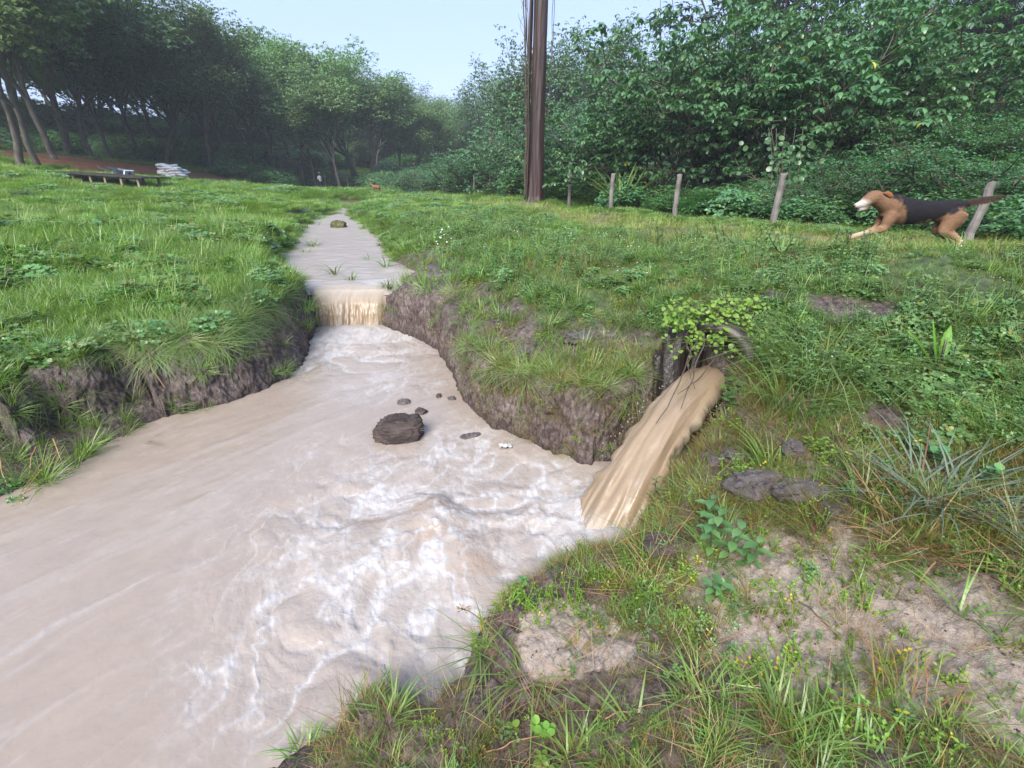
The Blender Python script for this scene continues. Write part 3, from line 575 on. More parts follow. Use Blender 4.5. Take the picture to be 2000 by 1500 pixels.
def scatter(name, label, cat, key, P, up, S, rs, itint=None, phi=None):
    n = len(P); me = bpy.data.meshes.new(name); me.vertices.add(n); me.vertices.foreach_set('co', np.asarray(P, np.float32).ravel())
    R = orient(up, rs.random(n)*6.283 if phi is None else phi)
    a = me.attributes.new('rot', 'FLOAT_VECTOR', 'POINT'); a.data.foreach_set('vector', R.astype(np.float32).ravel())
    a = me.attributes.new('scl', 'FLOAT', 'POINT'); a.data.foreach_set('value', np.broadcast_to(S, n).astype(np.float32))
    a = me.attributes.new('idx', 'INT', 'POINT'); a.data.foreach_set('value', rs.integers(0, len(HID[key].objects), n).astype(np.int32))
    a = me.attributes.new('itint', 'FLOAT', 'POINT'); a.data.foreach_set('value', (rs.random(n) if itint is None else itint).astype(np.float32))
    o = ob(name, me, label=label, cat=cat, kind='stuff')
    g = bpy.data.node_groups.new(name, 'GeometryNodeTree'); g.interface.new_socket('Geometry', in_out='INPUT', socket_type='NodeSocketGeometry'); g.interface.new_socket('Geometry', in_out='OUTPUT', socket_type='NodeSocketGeometry')
    gi, go = g.nodes.new('NodeGroupInput'), g.nodes.new('NodeGroupOutput'); ip = g.nodes.new('GeometryNodeInstanceOnPoints'); ci = g.nodes.new('GeometryNodeCollectionInfo')
    ci.inputs['Collection'].default_value = HID[key]; ci.inputs['Separate Children'].default_value = True; ci.inputs['Reset Children'].default_value = True
    ip.inputs['Pick Instance'].default_value = True
    def na(nm, ty):
        x = g.nodes.new('GeometryNodeInputNamedAttribute'); x.data_type = ty; x.inputs['Name'].default_value = nm; return x.outputs['Attribute']
    L = g.links.new
    L(gi.outputs[0], ip.inputs['Points']); L(ci.outputs[0], ip.inputs['Instance']); L(na('idx', 'INT'), ip.inputs['Instance Index'])
    L(na('rot', 'FLOAT_VECTOR'), ip.inputs['Rotation']); L(na('scl', 'FLOAT'), ip.inputs['Scale']); L(ip.outputs[0], go.inputs[0])
    md = o.modifiers.new('scatter', 'NODES'); md.node_group = g; return o
R_ = lambda s: np.random.default_rng(s)
protos('lush_tuft', [gmesh('grass_tuft', blades, M_GRASSL, 34, .06, .26+.04*k, .0075, (.05, .5), (.2, .9), rs=R_(k)) for k in range(3)])
protos('short_tuft', [gmesh('grass_tuft', blades, M_GRASS, 30, .06, .13, .005, (.1, .8), (.2, .9), rs=R_(10+k)) for k in range(3)])
protos('tall_tuft', [gmesh('grass_tuft', blades, M_GRASSL, 26, .045, .5, .008, (.05, .45), (.15, .7), rs=R_(20+k)) for k in range(2)])
protos('fine_tuft', [gmesh('grass_tuft', blades, M_FINE, 34, .05, .11+.02*k, .0022, (.2, 1.1), (.1, .9), seg=3, rs=R_(30+k)) for k in range(4)])
M_PATHG = leafmat('path_grass', (.14, .22, .05), (.26, .34, .09), (.30, .20, .08), .5, .3, dry=.15)
protos('path_tuft', [gmesh('grass_tuft', blades, M_PATHG, 40, .07, .08, .004, (.2, 1.0), (.1, .9), seg=3, rs=R_(35+k)) for k in range(3)])
protos('straw', [gmesh('straw', blades, M_STRAW, 14, .07, .14, .0025, (.8, 1.8), (.7, 1.2), seg=3, rs=R_(40+k)) for k in range(3)])
protos('hang_grass', [gmesh('grass_tuft', blades, M_GRASS, 36, .05, .30, .006, (.4, .9), (1.0, 1.9), rs=R_(50+k)) for k in range(2)])
protos('far_patch', [gmesh('grass_patch', blades, M_GRASSL, 300, .42, .26, .016, (.1, .6), (.2, .9), seg=2, rs=R_(60+k)) for k in range(3)])
protos('clover', [gmesh('round_leaf_patch', round_patch, M_CLOVER, 26, .12, .12, .034, R_(70+k)) for k in range(3)])
protos('far_clover', [gmesh('round_leaf_patch', round_patch, M_CLOVER, 150, .45, .22, .055, R_(80+k), stems=False) for k in range(2)])
protos('weed', [gmesh('weed', weed, M_WEED, 7, .07, .17, .034, R_(90+k)) for k in range(4)])
protos('lime_weed', [gmesh('weed', weed, M_LIME, 9, .06, .09, .020, R_(100+k)) for k in range(2)])
protos('flower', [gmesh('flowers', flowers, M_FLOW, 7, .12, .17, R_(110+k)) for k in range(2)])
protos('crumb', [gmesh('soil_crumb', crumbs, M_SOIL, 9, .07, .011, R_(120+k)) for k in range(3)])
protos('roots', [gmesh('root', blades, M_ROOT, 16, .05, .16, .0022, (.1, .5), (-.2, .5), seg=3, rs=R_(130+k)) for k in range(2)])
protos('undershrub', [gmesh('undershrub', round_patch, M_THICK, 170, .5, .62, .10, R_(140+k), (OVAL_V, OVAL_F), True, False) for k in range(3)])
def cand(n, r0, r1, rs, a0=-64, a1=64):
    r = np.exp(rs.uniform(math.log(r0), math.log(r1), n)); th = np.radians(rs.uniform(a0, a1, n)); return r*np.sin(th), r*np.cos(th)
class Pts: pass
CLEAR = SCARS+[(1.22, 2.86, .34), (1.38, 3.02, .24), (*pd(215, 352, 19.2)[:2], 1.5), (*pd(160, 352, 19.6)[:2], 1.3), (*pd(270, 352, 19.0)[:2], 1.3), (*pd(338, 347, 30)[:2], 1.6)]
def field(n, r0, r1, seed, a0=-64, a1=64):
    p = Pts(); rs = R_(seed); p.x, p.y = cand(n, r0, r1, rs, a0, a1); p.r = np.hypot(p.x, p.y)
    p.z, p.sa, p.sb, p.wa, p.T = land(p.x, p.y); e = .03
    s2, s3 = sdist(PA, p.x+e, p.y)[0], sdist(PA, p.x, p.y+e)[0]; s1 = sdist(PA, p.x, p.y)[0]
    p.gx, p.gy = (s2-s1)/e, (s3-s1)/e; p.sw = np.minimum(p.sa, p.sb)
    p.fs, p.left, p.path, p.sand, p.red, p.n1, p.n2 = covers(p.x, p.y, p.sa, p.sb, p.T)
    p.top = sstep(.9, 1.25, p.sa/p.wa); p.edge = sstep(.35, .0, p.sa-p.wa)*(p.sa < 1)
    p.hi = sstep(.66, .86, p.T)                      # 1 up on the overgrown part of the right bank
    p.u = rs.random(n); p.rs = rs; return p
def put(name, label, cat, key, p, m, S, tilt=.15, out=.5, itint=None, dz=0):
    for ex, ey, er in CLEAR: m = m & (np.hypot(p.x-ex, p.y-ey) > er*(1-.5*p.n2-.3*(p.u*37 % 1)))
    m = np.nonzero(m)[0]; k = len(m)
    if k == 0: return
    up = np.stack([p.rs.normal(0, tilt, k)-out*p.edge[m]*p.gx[m], p.rs.normal(0, tilt, k)-out*p.edge[m]*p.gy[m], np.ones(k)], 1)
    S = np.broadcast_to(S, p.x.shape)[m]*p.rs.uniform(.65, 1.3, k)
    it = (p.n1*.5+.5)[m]*.6+p.rs.random(k)*.4 if itint is None else itint[m]
    return scatter(name, label, cat, key, np.stack([p.x[m], p.y[m], p.z[m]-.01+dz], 1), up, S, p.rs, it)
dry = lambda p: (p.sa > .01) & (p.sb > .01)
NF = lambda p: p.fs < .6
lod = lambda p: np.clip(p.r/5, .8, 1.8)*np.where(p.left, 1, 1-.5*sstep(-5.5, -3.2, p.fs))
p = field(52000, 1.4, 13, 201, -66, 2)
put('field_grass', 'lush green grass covering the flat field left of the stream', 'grass', 'lush_tuft', p, dry(p) & p.left & (p.u < .34*p.top) & (p.sa > p.wa*1.0), .58*lod(p), .2, .3)
put('field_leaves', 'round dark green leaves growing through the field grass', 'ground cover', 'clover', p, dry(p) & p.left & (p.sa > p.wa*1.05) & (p.u > .5) & (p.u < .5+.34*p.top*sstep(-.25, .25, p.n1+.6*p.edge-.1)), .85*lod(p), .25, .2)
p2 = field(2600, 3, 16, 202, -66, -8)
put('field_tall_grass', 'tall arching grass blades standing above the field grass', 'grass', 'tall_tuft', p2, dry(p2) & p2.left & (p2.u < .55) & (p2.n1 > -.1), .75*np.clip(p2.r/6, .8, 1.5), .2)
p = field(30000, 9, 105, 203)
m0 = dry(p) & (p.red < .45) & (p.path < .5)
put('meadow_grass', 'grass of the far field reaching to the plantation', 'grass', 'far_patch', p, m0 & (p.u < .75) & NF(p), np.clip(p.r/26, .45, 1.5), .1, 0)
put('meadow_leaves', 'low leafy creepers in the far field', 'ground cover', 'far_clover', p, m0 & (p.u > .75) & (p.u < .75+.25*sstep(-.1, .3, p.n1)) & NF(p), np.clip(p.r/26, .45, 1.3), .12, 0)
p = field(80000, 1.3, 15, 204, -35, 66)
R0 = dry(p) & ~p.left & NF(p)
open_ = R0 & (p.path < .5)
put('bank_weeds', 'leafy weeds matted over the upper right bank', 'weeds', 'weed', p, open_ & (p.u < .30*p.hi*p.top*sstep(-.35, .15, p.n1+.5*p.n2+.12)), .8*lod(p), .25, .4)
put('bank_leaves', 'round leaved creeper spreading over the right bank', 'ground cover', 'clover', p, open_ & (p.u > .34) & (p.u < .34+.16*p.hi*p.top*sstep(-.05, .3, p.n2-p.n1*.5)), .68*lod(p), .25, .4)
put('bank_grass', 'green grass growing between the weeds of the right bank', 'grass', 'short_tuft', p, open_ & (p.u > .54) & (p.u < .54+.20*(np.where((p.x > 0) & (p.r < 3), .05, .30)+.7*p.hi+.35*p.edge*(p.r > 2.9))*p.top*sstep(-.35, .2, p.n2+.35*p.hi)), .95*lod(p), .25, .4)
put('bank_long_grass', 'longer bright grass tufts on the right bank', 'grass', 'lush_tuft', p, open_ & (p.u > .76) & ((p.r > 2.8) | (p.hi > .3)) & (p.u < .76+.06*p.top*(.35+.65*p.hi)*sstep(-.1, .3, p.n2)), .85*lod(p), .2, .5)
tw = open_ & (p.fs < -1.2) & (p.path < .2)
put('bank_tall_weeds', 'taller leafy weeds rising above the mat on the right bank', 'weeds', 'weed', p, tw & (p.u > .30) & (p.u < .30+.038*p.hi*sstep(.0, .3, p.n1)+.03*(p.x > 1.6)*(p.r < 4.5)*p.hi), 1.45*np.clip(p.r/5, .75, 1.3), .25, .3)
put('bank_tall_grass', 'tall arching grass scattered over the right bank', 'grass', 'tall_tuft', p, tw & (p.u > .72) & (p.u < .72+.018*p.hi*sstep(-.1, .3, p.n2)), .60*np.clip(p.r/5, .75, 1.2), .25, .3)
put('bank_lime_sprigs', 'pale lime green sprigs mixed through the bank weeds', 'weeds', 'lime_weed', p, tw & (p.u > .93) & (p.u < .93+.012+.05*sstep(.1, .4, p.n1*.6+p.n2)*p.hi), 1.25*lod(p), .25, .3)
put('bank_vine_leaves', 'larger heart shaped vine leaves on the far right of the bank', 'ground cover', 'clover', p, open_ & (p.x > 2.0) & (p.r < 7) & (p.u > .86) & (p.u < .86+.05*p.hi*sstep(.0, .3, p.n1)), .72, .3, .3)
put('bank_flowers', 'tiny white flower heads among the bank weeds', 'flowers', 'flower', p, open_ & (p.u > .84) & (p.u < .84+.0035*p.hi*p.top), .9*lod(p), .2, .2)
put('bank_fine_grass', 'thin yellowish and rusty grass on the bare parts of the bank', 'grass', 'fine_tuft', p, R0 & (p.u > .94) & (p.r > 2.5) & (p.u < .94+.06*sstep(-.5, .2, p.n1-p.n2)) & (p.sand < .5), .9*np.clip(p.r/4, .8, 1.6), .4, .4)
p = field(24000, 6, 24, 205, -20, 50)
put('path_grass', 'short yellow green grass on the worn path along the fence', 'grass', 'path_tuft', p, dry(p) & (p.path > .25) & (p.u < (.6+.5*p.n2)*(1-.93*sstep(-.05, .2, p.n1))), np.clip(p.r/6, .9, 2.2), .3, 0)
p = field(50000, .75, 3.6, 206, -35, 66)
fg = dry(p) & ((~p.left) | (p.y < 1.2)) & (p.x > -.9) & (p.hi < .6)
p.u = np.where(R_(5).random(len(p.u)) < np.clip(p.r/2.1, 0, 1)**1.3, p.u, 2.0); spars = sstep(-.35, .25, p.n1+.5*p.n2)
put('foreground_fine_grass', 'sparse thin grass on the wet soil in the foreground', 'grass', 'fine_tuft', p, fg & (p.u < (.045+.20*spars+.10*(p.x > 1.15))*(1-.93*p.sand)), .6*np.clip(p.r/2, .7, 1.3), .5, .4)
put('foreground_grass', 'small green grass tufts dotted over the foreground soil', 'grass', 'short_tuft', p, fg & (p.u > .26) & (p.u < .26+(.016*spars+.065*(p.x > 1.15)+.02*(p.x > .5))*(p.sand < .3)), .72, .4, .5)
put('foreground_long_grass', 'arching green grass clumps in the foreground', 'grass', 'lush_tuft', p, fg & (p.u > .32) & (p.u < .32+.004*spars*(1-p.sand)+.010*(p.x > .8)*(p.y < 1.1)), .55, .4, .5)
put('foreground_straw', 'dead brown straw lying on the foreground soil', 'straw', 'straw', p, fg & (p.u > .35) & (p.u < .35+.018), .75, .5, .3)
put('foreground_sprigs', 'tiny bright leaved sprigs on the foreground soil', 'weeds', 'lime_weed', p, fg & (p.u > .41) & (p.u < .41+.016*spars*(p.sand < .2)), .55, .3, .3)
put('foreground_weeds', 'small weeds rooted in the foreground soil', 'weeds', 'weed', p, fg & (p.u > .45) & (p.u < .45+.008*spars+.012*(p.x > 1.5)), .5, .3, .3)
put('soil_crumbs', 'crumbs of dark wet soil strewn over the bank', 'soil', 'crumb', p, fg & (p.u > .5) & (p.u < .56), .42, .5, 0)
# what hangs over and clings to the cut faces of the banks
p = field(60000, 2.2, 8, 207, -66, 40)
face = (p.sa > .0) & (p.sa < p.wa*1.25) & (p.sb > .02)
lip = (p.sa > p.wa*.75) & (p.sa < p.wa*1.0+.12) & (p.sb > .02)
lx = p.x < centre_x(p.y)
put('hanging_grass', 'grass hanging over the cut edges of both banks', 'grass', 'hang_grass', p, lip & (p.u < np.where(lx, .06+.30*(p.wa < .34), np.clip(.004+.10*sstep(.1, .45, p.n1), 0, 1)*(p.x < 1.0))), .6, .3, 1.0)
put('hanging_roots', 'fine dark roots hanging out of the cut banks', 'roots', 'roots', p, face & (p.sa > p.wa*.45) & (p.u > .5) & (p.u < .62), .7, .3, 3.2)
put('left_bank_tufts', 'grass and creepers slumped down the eroded left bank', 'grass', 'lush_tuft', p, face & lx & (p.u > .62) & (p.u < .62+.07*sstep(0.05, .35, p.n2+.2*(p.wa < .28))), .6, .4, 1.0)
put('left_bank_leaves', 'round leaves trailing down the eroded left bank', 'ground cover', 'clover', p, face & lx & (p.u > .8) & (p.u < .8+.012*sstep(.0, .3, p.n1)), .6, .3, .8)
# undergrowth behind the fence and under the plantation
p = field(9000, 7, 60, 208, -64, 64)
put('undergrowth', 'dark leafy undergrowth behind the fence posts', 'undergrowth', 'undershrub', p, dry(p) & (p.fs > .5) & (p.u < .55), np.clip(p.r/14, .5, 1.6), .2, 0)
put('forest_grass', 'tall shaded grass growing behind the fence posts', 'grass', 'far_patch', p, dry(p) & (p.fs > .3) & (p.u > .55), np.clip(p.r/16, .5, 1.6), .1, 0)
p = field(7000, 30, 130, 209, -64, 30)
put('plantation_undergrowth', 'dark low shrubs and saplings between the plantation trunks', 'undergrowth', 'undershrub', p, (p.y > 40-.15*p.x) & (p.red < .3) & (np.abs(p.x-centre_x(p.y)) > 4) & (p.u < .5), p.r/22, .2, 0)
# ------------------------------------------------------------------ trees
def rotd(d, ang, az):
    d = Vector(d).normalized(); a = d.orthogonal().normalized(); a = Matrix.Rotation(az, 3, d)@a
    return np.array(Matrix.Rotation(ang, 3, a)@d)
def branch(mb, tips, p, d, L, r, lv, kids, rs, up, spread, t0=.4, shrink=.62, ns=6):
    n = 5; pts = [np.array(p, float)]; d = np.array(d, float)
    for i in range(n):
        d = d+rs.normal(0, .11, 3)+np.array([0, 0, up]); d /= np.linalg.norm(d); pts.append(pts[-1]+d*L/n)
    pts = np.array(pts); end = .55 if lv == 0 else .3
    mb.tube(pts, np.linspace(r, r*end, n+1), max(4, ns-lv), rs.random(), cap=False)
    if lv >= len(kids): tips += [pts[-1], pts[-3]]; return
    az = rs.random()*6.28; K = kids[lv]
    for k in range(K):
        f = t0+(1-t0)*(k+.6)/K; i = min(n-1, int(f*n)); q = pts[i]+(pts[i+1]-pts[i])*(f*n-i)
        az += 2.4+rs.normal(0, .3); dd = rotd(pts[i+1]-pts[i], spread*rs.uniform(.7, 1.25), az)
        branch(mb, tips, q, dd, L*shrink*rs.uniform(.75, 1.15), r*(.5+.08*rs.random()), lv+1, kids, rs, up, spread, .3, .68, ns)
    tips.append(pts[-1])
def lobe_leaves(tips, n, rx, rz, rs):
    C_ = np.array(tips); c = C_[rs.integers(0, len(C_), n)]; q = rs.normal(0, 1, (n, 3)); q /= np.linalg.norm(q, axis=1)[:, None]
    q[:, 2] = np.where(q[:, 2] < -.3, -q[:, 2], q[:, 2]); rad = rs.random(n)**.45
    return c+q*rad[:, None]*np.array([rx, rx, rz]), q
def rubber(seed, size, H, clear=.38):
    rs = R_(seed); wood = MB(); tips = []; lean = rs.normal(0, .06, 2)
    L = H*clear*1.25
    wood.tube([[0, 0, -.6], [0, 0, .02], [lean[0]*.2, 0, .25]], [.15, .14, .125], 7, .3)
    branch(wood, tips, (lean[0]*.2, 0, .2), (lean[0], lean[1], 1), L, .125, 0, [6, 4, 4], rs, .05, .62, .42, .70, 7)
    T = np.array(tips); P, q = lobe_leaves(tips, size, .95, .75, rs)
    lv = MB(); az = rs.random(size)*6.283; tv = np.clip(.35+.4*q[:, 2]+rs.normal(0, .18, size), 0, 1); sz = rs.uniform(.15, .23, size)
    for k in range(3):
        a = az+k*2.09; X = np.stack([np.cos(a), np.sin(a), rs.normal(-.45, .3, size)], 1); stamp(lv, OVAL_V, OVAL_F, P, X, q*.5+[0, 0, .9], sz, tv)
    return wood.mesh('trunk', M_BARK), lv.mesh('crown', M_RUB), T[:, 2].max()+.4
def broad(seed, nwh, H, m=None, leaf=.21, stems=5, whorl=7, T=(LEAF_V, LEAF_F), lob=(.62, .5)):
    rs = R_(seed); wood = MB(); tips = []
    for k in range(stems):
        a = k*6.283/stems+rs.random(); t = rs.uniform(.12, .75)
        branch(wood, tips, (.15*math.cos(a), .15*math.sin(a), -.3), (math.cos(a)*t, math.sin(a)*t, 1), H*.62*rs.uniform(.75, 1.1), .07, 0, [6, 4], rs, .05, .8, .12, .6, 6)
    T_ = np.array(tips); P, q = lobe_leaves(tips, nwh, lob[0], lob[1], rs); P = P[P[:, 2] > .05]; q = q[:len(P)]; n = len(P)
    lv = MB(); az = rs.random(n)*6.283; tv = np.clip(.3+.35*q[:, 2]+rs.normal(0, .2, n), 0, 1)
    for k in range(whorl):
        a = az+k*6.283/whorl+rs.normal(0, .15, n); el = rs.uniform(-1.0, .25, n); X = np.stack([np.cos(a), np.sin(a), el], 1)
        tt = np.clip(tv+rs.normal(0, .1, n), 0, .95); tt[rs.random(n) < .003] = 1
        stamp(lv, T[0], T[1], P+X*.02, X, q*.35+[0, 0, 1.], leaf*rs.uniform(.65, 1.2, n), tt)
    return wood.mesh('stems', M_TWIG), lv.mesh('foliage', m or M_BROAD), T_[:, 2].max()+.3
def plant_tree(name, proto, pos, H, label, cat, group=None, rz=0, parts=('trunk', 'crown'), lean=0, wide=1.0):
    wm, lm, h = proto; s = H/h
    r = ob(name, None, loc=pos, label=label, cat=cat, group=group, rot=(0, lean, rz), scale=(s*wide, s*wide, s))
    ob(parts[0], wm, r); ob(parts[1], lm, r); return r
def gz(x, y): return float(land(np.array([x]), np.array([y]))[0][0])
RB = [rubber(301+k, 5400, 12, .26+.03*(k % 3)) for k in range(4)]; RF = [rubber(311+k, 2600, 12, .25) for k in range(3)]
for q in RF: q[1].materials[0] = M_RUB2
SKY = ([-700, -200, 0, 150, 230, 300, 400, 500, 600, 700, 800, 900, 925, 950, 1000, 1100, 1200, 1500], [-350, -250, -200, -120, 0, 10, 25, 70, 95, 130, 180, 215, 190, 120, 80, 70, 80, 60])
def tree_at(px, d, jit=0):
    v = pd(px, 345, d); x, y = v[0], v[1]; z = gz(x, y); top = np.interp(px, *SKY)+jit; zt = pd(px, top, d)[2]; return x, y, z-.1, max(4.5, min(19, zt-z))
front = [(8, 35, 'leaning rubber tree at the left edge with pale bark low on its trunk'), (48, 26.5, 'nearest leaning rubber tree, with mossy trunk left of the low platform'), (84, 27, 'second rubber tree from the left, thin trunk leaning beside the platform'),
 (118, 31, 'thin rubber tree just behind the left end of the platform'), (150, 36, 'rubber tree above the bare red slope, first from the left'), (192, 37, 'rubber tree above the bare red slope, second from the left'), (232, 40, 'slender rubber tree above the middle of the red slope'),
 (285, 43, 'low branching rubber tree whose boughs hang over the red slope'), (335, 41, 'rubber tree rising directly behind the pile of white sacks'), (372, 43, 'rubber tree just right of the pile of white sacks'), (415, 41, 'bushy dark rubber tree near the right end of the red slope'),
 (452, 46, 'upright rubber tree at the right end of the red slope'), (500, 50, 'dark rubber tree with bare forked trunk left of the walking person'), (548, 50, 'rubber tree with a thin leaning trunk left of the person'), (590, 54, 'rubber tree close behind the person on the left side'),
 (650, 53, 'tall dense rubber tree behind the person in white'), (700, 56, 'rubber tree straight above the far end of the stream'), (735, 50, 'thick double trunked tree behind the brown dog'), (780, 58, 'rubber tree right of the thick double trunked tree'), (825, 62, 'rubber tree above the blue tub at the far fence'),
 (868, 66, 'pale rubber tree where the treeline dips lowest'), (905, 72, 'small far rubber tree in the lowest dip of the treeline')]
for k, (px, d, lab) in enumerate(front):
    x, y, z, H = tree_at(px, d, R_(k+900).uniform(-15, 25)); rs = R_(k+400)
    plant_tree('rubber_tree', RB[k % 4], (x, y, z), H, lab, 'tree', None, rs.random()*6.28, lean=rs.normal(0, .03), wide=1.05)
def row_label(px, d):
    where = ['beyond the left edge of the view', 'at the far left above the platform', 'above the upper end of the red slope', 'behind the wheelbarrow', 'behind the pile of white sacks', 'behind the right end of the red slope', 'left of the person in white', 'behind the person in white', 'above the far end of the stream', 'behind the brown dog', 'above the blue tub', 'where the treeline dips']
    k = int(np.searchsorted([-40, 90, 190, 280, 380, 470, 570, 670, 720, 780, 860], px))
    return ('rubber tree in the near rows, ', 'rubber tree in the middle rows, ', 'rubber tree in the farthest rows, ')[0 if d < 58 else 1 if d < 80 else 2]+where[k]
rs = R_(500); placed = [(pd(a, 345, d)[0], pd(a, 345, d)[1]) for a, d, _ in front]; nb = 0
for t in range(1500):
    if nb >= 88: break
    px = rs.uniform(-420, 930); d = rs.uniform(30 if px < 60 else 44 if px < 700 else 55, 105)
    v = pd(px, 345, d)
    if min(math.hypot(v[0]-a, v[1]-b) for a, b in placed) < 2.6+d*.022: continue
    if px < 360 and rs.random() < .5: continue
    placed.append((v[0], v[1])); x, y, z, H = tree_at(px, d, rs.uniform(0, 55)); nb += 1
    plant_tree('rubber_tree', (RF if d > 62 else RB)[nb % 3], (x, y, z), H, row_label(px, d), 'tree', 'rubber trees deep in the plantation', rs.random()*6.28, wide=1.1)
protos('far_crown', [q[1] for q in RF])
p = field(2600, 85, 330, 210)
put('distant_wood', 'distant wood covering the hills behind the plantation', 'wood', 'far_crown', p, (p.y > 20) & (np.arctan2(p.x, p.y) > -.55) & (p.u < .8), np.clip(p.r/95, .9, 2.2), .05, 0, dz=-2.0)
light = [(955, 47, 'airy light green tree left of the tall bare trunk, sky behind it'), (1010, 40, 'tall airy tree directly left of the bare trunk, above the bushes'), (1075, 42, 'pale airy tree just right of the bare trunk'), (1130, 44, 'pale feathery tree whose top shows over the broad leaved bushes'), (1185, 46, 'far pale tree showing above the slope of the bushes'),
         (930, 62, 'dark small tree at the foot of the airy light green tree')]
for k, (px, d, lab) in enumerate(light):
    x, y, z, H = tree_at(px, d, [0, 10, 5, -5, 0, 0][k]); plant_tree('slender_tree', RF[k % 3], (x, y, z), H, lab, 'tree', None, k*1.3, wide=.95)
BR = [broad(601+k, 1150, 8) for k in range(4)]
bushes = [(955, 27, 235, 'low broad leaved tree at the left end of the thicket, by the far posts'), (1010, 23, 215, 'broad leaved tree left of the bare trunk, behind its foot'), (1095, 20.5, 205, 'broad leaved tree just right of the bare trunk'), (1180, 19, 150, 'broad leaved tree behind the two left roadside posts'),
          (1275, 17.5, 75, 'tall broad leaved tree above the sword leaved plant'), (1400, 16.5, 10, 'large leafed tree behind the third near fence post'), (1500, 15.5, -40, 'large leafed tree directly behind the leaning post with dark soil'), (1610, 14.5, -60, 'dense glossy tree above the round leaved vine'),
          (1730, 14.5, 20, 'rounded leafy tree behind the head of the running dog'), (1830, 15.5, 60, 'leafy tree above the back of the running dog'), (1345, 22, -10, 'tall leafy tree at the back of the thicket, near the small sky gap'), (1590, 21, -120, 'tallest leafy tree at the back of the thicket'), (1130, 25, 130, 'back row leafy tree peeping between the pale trees')]
for k, (px, d, top, lab) in enumerate(bushes):
    v = pd(px, 345, d); z = gz(v[0], v[1])-.2; H = pd(px, top+20, d)[2]-z
    plant_tree('broadleaf_tree', BR[k % 4], (v[0], v[1], z), H, lab, 'tree', None, k*1.7, ('trunk', 'crown'), wide=min(1.25, max(.85, 7.5/H)))
DK = [broad(651+k, 2300, 9, M_DARK, .17, 4, 6, (OVAL_V, OVAL_F), (.7, .55)) for k in range(2)]
darks = [(1800, 26, -150, 'dark tree filling the top right, left one of three'), (1920, 24, -200, 'darkest tree in the top right corner'), (2040, 20, -200, 'dark tree cut off by the right edge of the view'), (2150, 15, -150, 'dark tree on the slope beyond the right edge'), (1460, 30, -180, 'dark narrow tree showing in the sky gap above the thicket'), (1680, 28, -150, 'dark tree half hidden behind the glossy leafed trees')]
for k, (px, d, top, lab) in enumerate(darks):
    v = pd(px, 345, d); z = gz(v[0], v[1])-.2; H = pd(px, top, d)[2]-z
    plant_tree('dark_tree', DK[k % 2], (v[0], v[1], z), H, lab, 'tree', None, k*2.1, wide=.9)
TH = [broad(671+k, 2700, 2.6, M_THICK, .075, 9, 5, (OVAL_V, OVAL_F), (.34, .26)) for k in range(3)]
thick = [(1240, 14.5, 360, 'low shaded shrub between the second and third posts'), (1420, 12.5, 330, 'shrub behind the gap between third and fourth posts'), (1580, 10.3, 330, 'fine leaved shrub right of the leaning fourth post'), (1650, 9.0, 300, 'dense fine leaved shrub in front of the running dog muzzle'), (1720, 9.8, 235, 'tall fine leaved shrub above the dog head'),
         (1790, 9.3, 250, 'fine leaved shrub above the dog shoulders'), (1880, 8.3, 275, 'fine leaved shrub behind the post over the dog tail'), (1970, 7.6, 290, 'leafy shrub mound at the right edge above the dog tail'), (1850, 11.5, 190, 'taller back shrub between the thicket and the dark trees'), (1960, 11, 200, 'sloping shrub mass under the darkest tree'), (2080, 7.5, 300, 'shrub just outside the right edge of the view'), (1600, 13, 270, 'shaded shrub under the dense glossy tree')]
for k, (px, d, top, lab) in enumerate(thick):
    v = pd(px, 345, d); z = gz(v[0], v[1])-.15; H = pd(px, top+12, d)[2]-z
    plant_tree('shrub', TH[k % 3], (v[0], v[1], z), H, lab, 'shrub', None, k*1.9, ('stems', 'foliage'), wide=min(1.7, max(1.0, 2.6/H)))
far_sh = [(800, 36, 318, 'low shrub behind the far posts, above the blue tub'), (850, 33, 300, 'pale green shrub behind the brown far posts'), (905, 29, 290, 'bright yellow green shrub among the far posts'), (760, 42, 330, 'low dark shrub right of the brown dog'), (30, 13.5, 358, 'dark low bush on the field at the left edge'), (440, 45, 322, 'dark shrub under the plantation edge')]
for k, (px, d, top, lab) in enumerate(far_sh):
    v = pd(px, 345, d); z = gz(v[0], v[1])-.15; H = max(.45, pd(px, top, d)[2]-z)
    plant_tree('shrub', TH[k % 3], (v[0], v[1], z), H, lab, 'shrub', None, k*1.9, ('stems', 'foliage'), wide=1.3)

